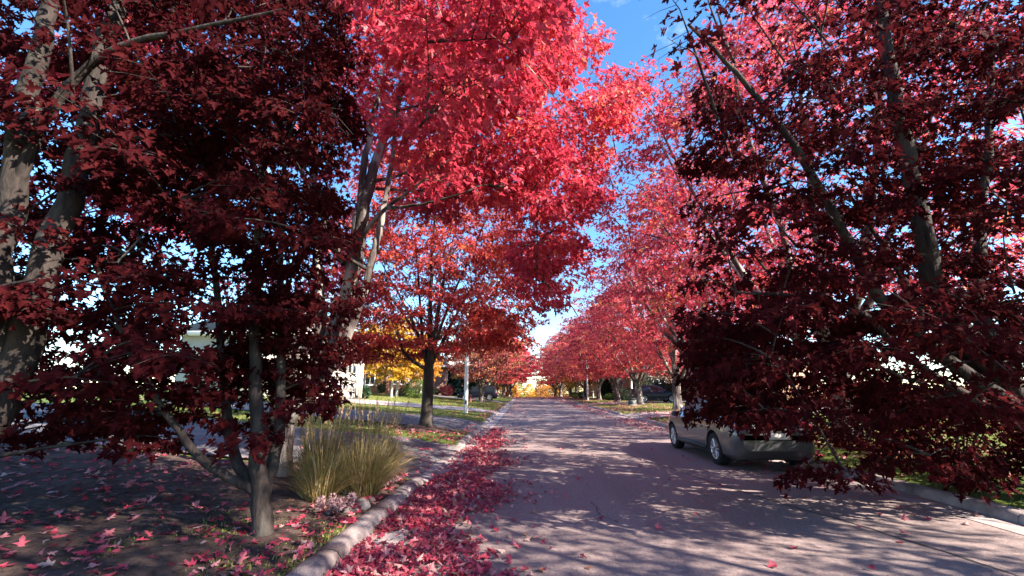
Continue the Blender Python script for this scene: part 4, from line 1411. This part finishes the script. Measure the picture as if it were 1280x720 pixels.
# ------------------------------------------------------------------ cars
def make_car(name, loc, rz, paint, label, group, suv=True):
    """length along +y (front at +y), centre at origin"""
    root = thing(name, loc, label, 'car', group, rz)
    L, W = (4.65, .93) if suv else (4.6, .91)
    st = np.linspace(-L / 2, L / 2, 60)
    if suv:
        zs = np.interp(st, [-2.32, -2.2, -1, .6, 1.2, 2.0, 2.25, 2.325], [.80, .98, 1.02, 1.0, .98, .88, .76, .60])
        zr = np.interp(st, [-2.32, -2.25, -2.05, -1.7, -.6, .25, .55, 1.15, 2.0, 2.25, 2.325], [.82, 1.12, 1.45, 1.64, 1.70, 1.64, 1.50, 1.05, .93, .80, .62])
        wx = np.interp(st, [-2.325, -2.25, -1.9, 1.7, 2.15, 2.325], [.80, .89, 1, 1, .90, .70])
        zb = np.interp(st, [-2.325, -2.1, 2.1, 2.325], [.42, .24, .24, .36])
    else:
        zs = np.interp(st, [-2.30, -2.15, -1, .6, 1.2, 2.0, 2.2, 2.30], [.76, .92, .93, .91, .88, .78, .66, .52])
        zr = np.interp(st, [-2.30, -2.2, -1.6, -.9, -.2, .25, .45, 1.2, 2.0, 2.2, 2.30], [.78, .98, 1.05, 1.38, 1.46, 1.43, 1.36, .95, .83, .70, .54])
        wx = np.interp(st, [-2.3, -2.2, -1.8, 1.6, 2.1, 2.3], [.76, .88, 1, 1, .88, .66])
        zb = np.interp(st, [-2.3, -2.1, 2.1, 2.3], [.40, .20, .20, .32])
    for arr in (zs, zr, wx):
        arr[1:-1] = (arr[:-2] + 2 * arr[1:-1] + arr[2:]) / 4
    zr = np.maximum(zr, zs + .03)
    sec = []
    for i in range(60):
        w = W * wx[i]
        gh = np.clip((zr[i] - zs[i]) / .65, .03, 1)
        s_, r_ = zs[i], zr[i]
        half = [(w * .86, zb[i]), (w * .97, zb[i] + .08), (w, zb[i] + .30), (w * 1.0, s_ - .16), (w * .965, s_ - .02), (w * .925, s_ + .015 * gh), (w * (.925 - .20 * gh), r_ - .10 * gh), (w * (.86 - .26 * gh), r_ - .02), (w * .32, r_ + .022 * gh)]
        sec.append([(x_, st[i], z_) for x_, z_ in half] + [(-x_, st[i], z_) for x_, z_ in half[::-1]])
    S = np.array(sec)
    n, m_ = S.shape[:2]
    bm = bmesh.new()
    vv = [[bm.verts.new(S[i, j]) for j in range(m_)] for i in range(n)]
    for i in range(n - 1):
        for j in range(m_):
            j2 = (j + 1) % m_
            bm.faces.new((vv[i][j], vv[i + 1][j], vv[i + 1][j2], vv[i][j2]))
    bm.faces.new(vv[0]); bm.faces.new(vv[-1][::-1])
    bmesh.ops.recalc_face_normals(bm, faces=bm.faces)
    me = bpy.data.meshes.new('body'); bm.to_mesh(me); bm.free()
    body = bpy.data.objects.new('body', me); COL.objects.link(body)
    # wheel wells
    wy, wr = (1.40, .365) if suv else (1.36, .335)
    cb = bmesh.new()
    for yy in (-wy, wy):
        for sx in (-1, 1):
            bmesh.ops.create_cone(cb, cap_ends=True, segments=28, radius1=wr + .06, radius2=wr + .06, depth=.6, matrix=Matrix.Translation((sx * W, yy, wr)) @ Matrix.Rotation(PI / 2, 4, 'Y'))
    cme = bpy.data.meshes.new('cut'); cb.to_mesh(cme); cb.free()
    cut = bpy.data.objects.new('cut', cme); COL.objects.link(cut)
    md = body.modifiers.new('b', 'BOOLEAN'); md.object = cut; md.operation = 'DIFFERENCE'; md.solver = 'EXACT'
    dg = bpy.context.evaluated_depsgraph_get()
    nm = bpy.data.meshes.new_from_object(body.evaluated_get(dg))
    body.modifiers.clear(); body.data = nm
    bpy.data.objects.remove(cut)
    nm.materials.clear(); nm.materials.append(MATS[paint])
    for p in nm.polygons: p.use_smooth = True
    try: nm.set_sharp_from_angle(angle=R(35))
    except Exception: pass
    body.parent = root

    def panel(nm_, i0, i1, j0, j1, m, off=.006):
        P = S[i0:i1 + 1, j0:j1 + 1].copy()
        du = np.gradient(P, axis=0); dv = np.gradient(P, axis=1) if P.shape[1] > 1 else None
        N = unit(np.cross(du, dv))
        c = P - np.array((0, 0, .6))
        N = N * np.sign((N * c).sum(-1, keepdims=True))
        P = P + N * off
        q = np.arange(P.shape[0] * P.shape[1]).reshape(P.shape[:2])
        b_ = Buf()
        b_.quads(P.reshape(-1, 3), np.stack([q[:-1, :-1], q[:-1, 1:], q[1:, 1:], q[1:, :-1]], -1).reshape(-1, 4))
        return b_.build(nm_, m, root, smooth=True)

    def si(y_): return int(np.argmin(np.abs(st - y_)))

    if suv: spans = [(-1.75, -1.02), (-.92, -.12), (-.04, .62)]
    else: spans = [(-1.05, -.22), (-.14, .62)]
    for a, c in spans:
        panel('window', si(a), si(c), 5, 6, 'glass')
        panel('window', si(a), si(c), m_ - 7, m_ - 6, 'glass')
    if suv:
        panel('windscreen', si(.50), si(1.10), 7, 10, 'glass'); panel('rear_window', si(-2.18), si(-1.78), 7, 10, 'glass')
    else:
        panel('windscreen', si(.42), si(1.12), 7, 10, 'glass'); panel('rear_window', si(-1.55), si(-.95), 7, 10, 'glass')
    e = L / 2
    for sx in (-1, 1):
        b_ = Buf()
        lx = sx * W * .62
        bm2 = bmesh.new()
        bmesh.ops.create_uvsphere(bm2, u_segments=14, v_segments=8, radius=1, matrix=Matrix.Translation((lx, e - .13, .66)) @ Matrix.Diagonal((.20, .12, .085, 1)))
        me2 = bpy.data.meshes.new('headlight'); bm2.to_mesh(me2); bm2.free(); me2.materials.append(MATS['lamp_lens'])
        o = bpy.data.objects.new('headlight', me2); COL.objects.link(o); o.parent = root
        bm2 = bmesh.new()
        bmesh.ops.create_uvsphere(bm2, u_segments=14, v_segments=8, radius=1, matrix=Matrix.Translation((sx * W * .70, -e + .10, .86)) @ Matrix.Diagonal((.16, .10, .11, 1)))
        me2 = bpy.data.meshes.new('tail_light'); bm2.to_mesh(me2); bm2.free(); me2.materials.append(MATS['red_lens'])
        o = bpy.data.objects.new('tail_light', me2); COL.objects.link(o); o.parent = root
        bm2 = bmesh.new()
        bmesh.ops.create_uvsphere(bm2, u_segments=12, v_segments=8, radius=1, matrix=Matrix.Translation((sx * (W + .09), .70, (1.06 if suv else .97))) @ Matrix.Diagonal((.11, .06, .075, 1)))
        me2 = bpy.data.meshes.new('mirror'); bm2.to_mesh(me2); bm2.free(); me2.materials.append(MATS[paint])
        o = bpy.data.objects.new('mirror', me2); COL.objects.link(o); o.parent = root
        for yy in ((-.75, .20)):
            b_ = Buf(); xx = sx * (W + .004)
            box(b_, min(xx, xx + sx * .025), max(xx, xx + sx * .025), yy - .09, yy + .09, zs[30] - .17, zs[30] - .14)
            b_.build('door_handle', paint, root)
        b_ = Buf(); xx = sx * W * .99
        box(b_, min(xx, xx + sx * .02), max(xx, xx + sx * .02), -.95, .95, .27, .36)
        b_.build('sill_trim', 'black_plastic', root)
        for yy in (-wy, wy):
            wroot = bpy.data.objects.new('wheel', None)
            # the tyre carries rim and hub
            t_ = Buf()
            x0 = sx * (W - .02); x1 = sx * (W - .24)
            prof = [(x1, wr * .66), (x1, wr * .93), (x1 + sx * .03, wr), (x0 - sx * .03, wr), (x0, wr * .93), (x0 - sx * .004, wr * .66)]
            ang = np.arange(28) / 28 * 2 * PI
            V = np.stack([np.stack([np.full(28, px_), yy + r_ * np.cos(ang), wr + r_ * np.sin(ang)], -1) for px_, r_ in prof])
            q = np.arange(V.shape[0] * 28).reshape(-1, 28)
            a_ = q[:-1]; b2 = np.roll(a_, -1, 1); d2 = q[1:]; c2 = np.roll(d2, -1, 1)
            t_.quads(V.reshape(-1, 3), np.stack([a_, b2, c2, d2], -1).reshape(-1, 4))
            bpy.data.objects.remove(wroot)
            tyre = t_.build('wheel', 'rubber', root, smooth=True)
            rim = Buf()
            ringp = [(x0 - sx * .012, wr * .68), (x0 - sx * .006, wr * .62), (x0 - sx * .03, wr * .58), (x0 - sx * .09, wr * .57)]
            V = np.stack([np.stack([np.full(28, px_), yy + r_ * np.cos(ang), wr + r_ * np.sin(ang)], -1) for px_, r_ in ringp])
            q = np.arange(V.shape[0] * 28).reshape(-1, 28)
            a_ = q[:-1]; b2 = np.roll(a_, -1, 1); d2 = q[1:]; c2 = np.roll(d2, -1, 1)
            rim.quads(V.reshape(-1, 3), np.stack([a_, b2, c2, d2], -1).reshape(-1, 4))
            for k in range(10):
                a0 = k * 2 * PI / 10
                for da in (-.09, .09) if k % 2 == 0 else (0,):
                    p0 = np.array((x0 - sx * .03, yy + wr * .10 * math.cos(a0), wr + wr * .10 * math.sin(a0)))
                    p1 = np.array((x0 - sx * .02, yy + wr * .62 * math.cos(a0 + da), wr + wr * .62 * math.sin(a0 + da)))
                    tube(rim, [p0, (p0 + p1) / 2, p1], [.022, .016, .018], 6)
            rim.build('rim', 'alloy', tyre, smooth=True)
            hb = Buf()
            tube(hb, [(x0 - sx * .16, yy, wr), (x0 - sx * .05, yy, wr), (x0 - sx * .015, yy, wr)], [wr * .55, wr * .54, .06], 20, cap=True)
            hb.build('brake_disc', 'black_plastic', tyre)
    b_ = Buf(); box(b_, -.42, .42, e - .07, e + .006, .40, .56); b_.build('grille', 'black_plastic', root)
    b_ = Buf(); box(b_, -.62, .62, e - .12, e - .02, .28, .36); b_.build('lower_grille', 'black_plastic', root)
    b_ = Buf(); box(b_, -.26, .26, -e - .012, -e + .04, .62, .74); b_.build('number_plate', 'paint_white', root)
    return root


make_car('parked_car', ((812 - 655) / 544 * 47.0, 47.0, G(13.5, 47) + .03), -PI / 2 + .06, 'dark_paint', 'dark navy car parked side-on in a driveway right of the thick maple', 'dark cars in the driveways')
make_car('parked_car', ((599 - 655) / 544 * 52.5, 52.2, G(-4.2, 52) + .03), PI / 2, 'dark_paint', 'dark car half hidden behind the brownish maple trunk on the left', 'dark cars in the driveways')
make_car('parked_car', (5.06, 11.6, 0.0), 0, 'silver_paint', 'grey car parked at the right kerb with its alloy front wheel showing', None, suv=False)


# ------------------------------------------------------------------ houses
def hip_roof(buf, x0, x1, y0, y1, z, h, inset):
    cx, cy = (x0 + x1) / 2, (y0 + y1) / 2
    if (x1 - x0) > (y1 - y0):
        a, b_ = (x0 + inset, cy, z + h), (x1 - inset, cy, z + h)
        v = [(x0, y0, z), (x1, y0, z), (x1, y1, z), (x0, y1, z), a, b_]
        f = [(0, 1, 5, 4), (1, 2, 5), (2, 3, 4, 5), (3, 0, 4), (3, 2, 1, 0)]
    else:
        a, b_ = (cx, y0 + inset, z + h), (cx, y1 - inset, z + h)
        v = [(x0, y0, z), (x1, y0, z), (x1, y1, z), (x0, y1, z), a, b_]
        f = [(0, 1, 4), (1, 2, 5, 4), (2, 3, 5), (3, 0, 4, 5), (3, 2, 1, 0)]
    buf.add(v, f)


def window(root, side, u, z, w, h, plane, frame='paint_white'):
    """window on a wall: side 'x' faces +/-x at x=plane, 'y' faces -y at y=plane"""
    def bx(nm, m, u0, u1, z0, z1, d0, d1, par):
        b_ = Buf()
        if side == 'x+': box(b_, plane + d0, plane + d1, u0, u1, z0, z1)
        elif side == 'x-': box(b_, plane - d1, plane - d0, u0, u1, z0, z1)
        else: box(b_, u0, u1, plane - d1, plane - d0, z0, z1)
        return b_.build(nm, m, par)
    gl = bx('window', 'glass', u - w / 2, u + w / 2, z, z + h, -.03, .012, root)
    t = .08
    f_ = Buf()
    for (a, b2, c, d) in ((u - w / 2 - t, u + w / 2 + t, z + h, z + h + t), (u - w / 2 - t, u + w / 2 + t, z - t, z), (u - w / 2 - t, u - w / 2, z, z + h), (u + w / 2, u + w / 2 + t, z, z + h), (u - .025, u + .025, z, z + h)):
        dd = .05 if abs(b2 - a) > .06 else .03
        if side == 'x+': box(f_, plane + .002, plane + dd, a, b2, c, d)
        elif side == 'x-': box(f_, plane - dd, plane - .002, a, b2, c, d)
        else: box(f_, a, b2, plane - dd, plane - .002, c, d)
    f_.build('frame', frame, gl)
    bx('sill', frame, u - w / 2 - .14, u + w / 2 + .14, z - t - .07, z - t - .002, .0, .11, gl)


# white garage house; its front faces the road
hx, hy0, hy1 = -11.6, 24.4, 31.4
hz_ = G(hx, 28)
h1 = thing('house', (hx, 28, hz_), 'beige house front with a garage door at the left edge, above the light driveway', 'house')
w_ = Buf(); box(w_, -8, 0, hy0 - 28, hy1 - 28, -1.2, 3.7); w_.build('wall', 'stucco_beige', h1)
r_ = Buf(); hip_roof(r_, -8.5, .5, hy0 - 28.5, hy1 - 27.5, 3.88, 2.4, 3.2); r_.build('roof', 'shingle', h1)
b = Buf(); box(b, -8.5, .5, hy0 - 28.5, hy1 - 27.5, 3.66, 3.878); b.build('fascia', 'paint_white', h1)
b = Buf(); box(b, .5, .61, hy0 - 28.5, hy1 - 27.5, 3.76, 3.872); b.build('gutter', 'paint_white', h1)
b = Buf(); box(b, .0, .06, hy0 - 28, hy1 - 28 - .2, 2.42, 2.60); b.build('door_hood', 'metal_grey', h1)
b = Buf(); box(b, -.03, .045, 2.95, 3.42, -.1, 3.6); b.build('corner_trim', 'siding_cream', h1)
dB = Buf(); box(dB, -.06, .012, -2.4, 2.5, 0, 2.3); gd = dB.build('garage_door', 'siding_cream', h1)
for k in range(4):
    for j in range(6):
        b = Buf(); y0 = -2.32 + j * .80
        box(b, .013, .03, y0, y0 + .72, .08 + k * .56, .08 + k * .56 + .46)
        b.build('panel' if k < 3 else 'pane', 'siding_cream' if k < 3 else 'glass', gd)
b = Buf(); box(b, .0, .05, -2.62, -2.41, 0, 2.41); box(b, .0, .05, 2.51, 2.72, 0, 2.41); b.build('door_frame', 'paint_white', h1)
b = Buf(); tube(b, [(.09, 3.3, 3.7), (.09, 3.3, 1), (.09, 3.3, .1)], .04, 8); b.build('downspout', 'paint_white', h1)


def brick_house(x0, x1, y0, y1, h, rh, m, lab, wins, extra=None, base=None, chim=None):
    zb = base if base is not None else max(G(x0, y0), G(x1, y0)) - .1
    root = thing('house', ((x0 + x1) / 2, (y0 + y1) / 2, zb), lab, 'house')
    ox, oy = (x0 + x1) / 2, (y0 + y1) / 2
    X0, X1, Y0, Y1 = x0 - ox, x1 - ox, y0 - oy, y1 - oy
    w_ = Buf(); box(w_, X0, X1, Y0, Y1, -1.5, h); w_.build('wall', m, root)
    r_ = Buf(); hip_roof(r_, X0 - .5, X1 + .5, Y0 - .5, Y1 + .5, h + .16, rh, min(X1 - X0, Y1 - Y0) * .48); rf = r_.build('roof', 'shingle', root)
    b_ = Buf(); box(b_, X0 - .5, X1 + .5, Y0 - .5, Y1 + .5, h - .06, h + .158); b_.build('fascia', 'paint_white', root)
    if chim:
        b_ = Buf(); box(b_, chim[0] - .4, chim[0] + .4, chim[1] - .4, chim[1] + .4, h, h + rh + .8); b_.build('chimney', m, rf)
    for (side, u, z, w, hh) in wins:
        window(root, side, u, z, w, hh, X1 if side == 'x+' else (X0 if side == 'x-' else Y0))
    return root


# orange brick house behind the golden trees, and the next one down the street
bh1 = brick_house(-26, -14.2, 46, 55, 3.9, 3.0, 'brick_orange', 'orange brick house behind the golden trees on the left', [('x+', -2.6, 1.0, 1.4, 1.4), ('x+', 1.0, 1.0, 1.8, 1.4), ('y', 4.0, .9, .9, 1.5), ('y', -1.5, .9, 1.2, 1.4)], chim=(2, 1))
b = Buf(); box(b, 5.91, 6.1, 2.6, 3.6, 0, 2.2); b.build('door', 'paint_white', bh1)
bh2 = brick_house(-24, -10.6, 60, 69, 3.4, 3.2, 'brick_brown', 'brick house with white gable trim beyond the orange brick house', [('x+', -2.8, .9, 1.4, 1.5), ('x+', 2.5, .9, 1.6, 1.5), ('y', 4.2, .9, 1.6, 1.4), ('y', 1.0, .9, 1.2, 1.4)], chim=(-1, 0))
b = Buf(); b.add([(6.72, -2.4, 3.6), (6.72, 2.4, 3.6), (6.72, 0, 6.2), (6.0, -2.4, 3.6), (6.0, 2.4, 3.6), (6.0, 0, 6.2)], [(0, 1, 2), (3, 5, 4), (0, 3, 4, 1), (1, 4, 5, 2), (2, 5, 3, 0)]); b.build('gable', 'paint_white', bh2)
brick_house(-22, -9.6, 82, 92, 3.4, 3.0, 'brick_orange', 'brick house far down the left side behind the russet maple', [('x+', -2.5, .9, 1.6, 1.4), ('y', 3, .9, 1.5, 1.4)])
bh4 = brick_house(13.4, 25, 60, 70, 4.6, 3.0, 'brick_brown', 'dark brick house with white porch columns behind the right maples', [('x-', -3.0, .9, 1.6, 1.5), ('y', -4.2, .9, 1.2, 1.5), ('y', -1.2, .9, 1.4, 1.5), ('x-', 3, .9, 1.6, 1.5)], chim=(1, 0))
for yy in (-6.3, -6.3):
    pass
for xx in (-5.2, -2.6):
    b = Buf(); lathe(b, [(.22, -.3), (.22, .1), (.15, .12), (.14, 2.6), (.2, 2.66), (.2, 2.8), (0, 2.8)], 14, (xx, -6.2, 0)); b.build('column', 'paint_white', bh4, smooth=True)
b = Buf(); box(b, -5.6, -2.2, -6.5, -5.01, 2.8, 3.1); b.build('porch_roof', 'paint_white', bh4)
b = Buf(); box(b, -4.3, -3.4, -5.06, -4.985, 0, 2.15); b.build('door', 'dark_paint', bh4)
bh5 = brick_house(19.8, 30, 47, 58, 4.2, 3.0, 'brick_orange', 'red brick house end beside the dark car at the right', [('x-', -2.0, .9, 1.8, 1.5), ('y', -2, .9, 1.6, 1.4)])
brick_house(13, 24, 84, 95, 4.2, 3.0, 'brick_brown', 'brick house far down the right side behind the maple trunks', [('x-', -2.5, .9, 1.6, 1.4), ('y', -3, .9, 1.5, 1.4)])
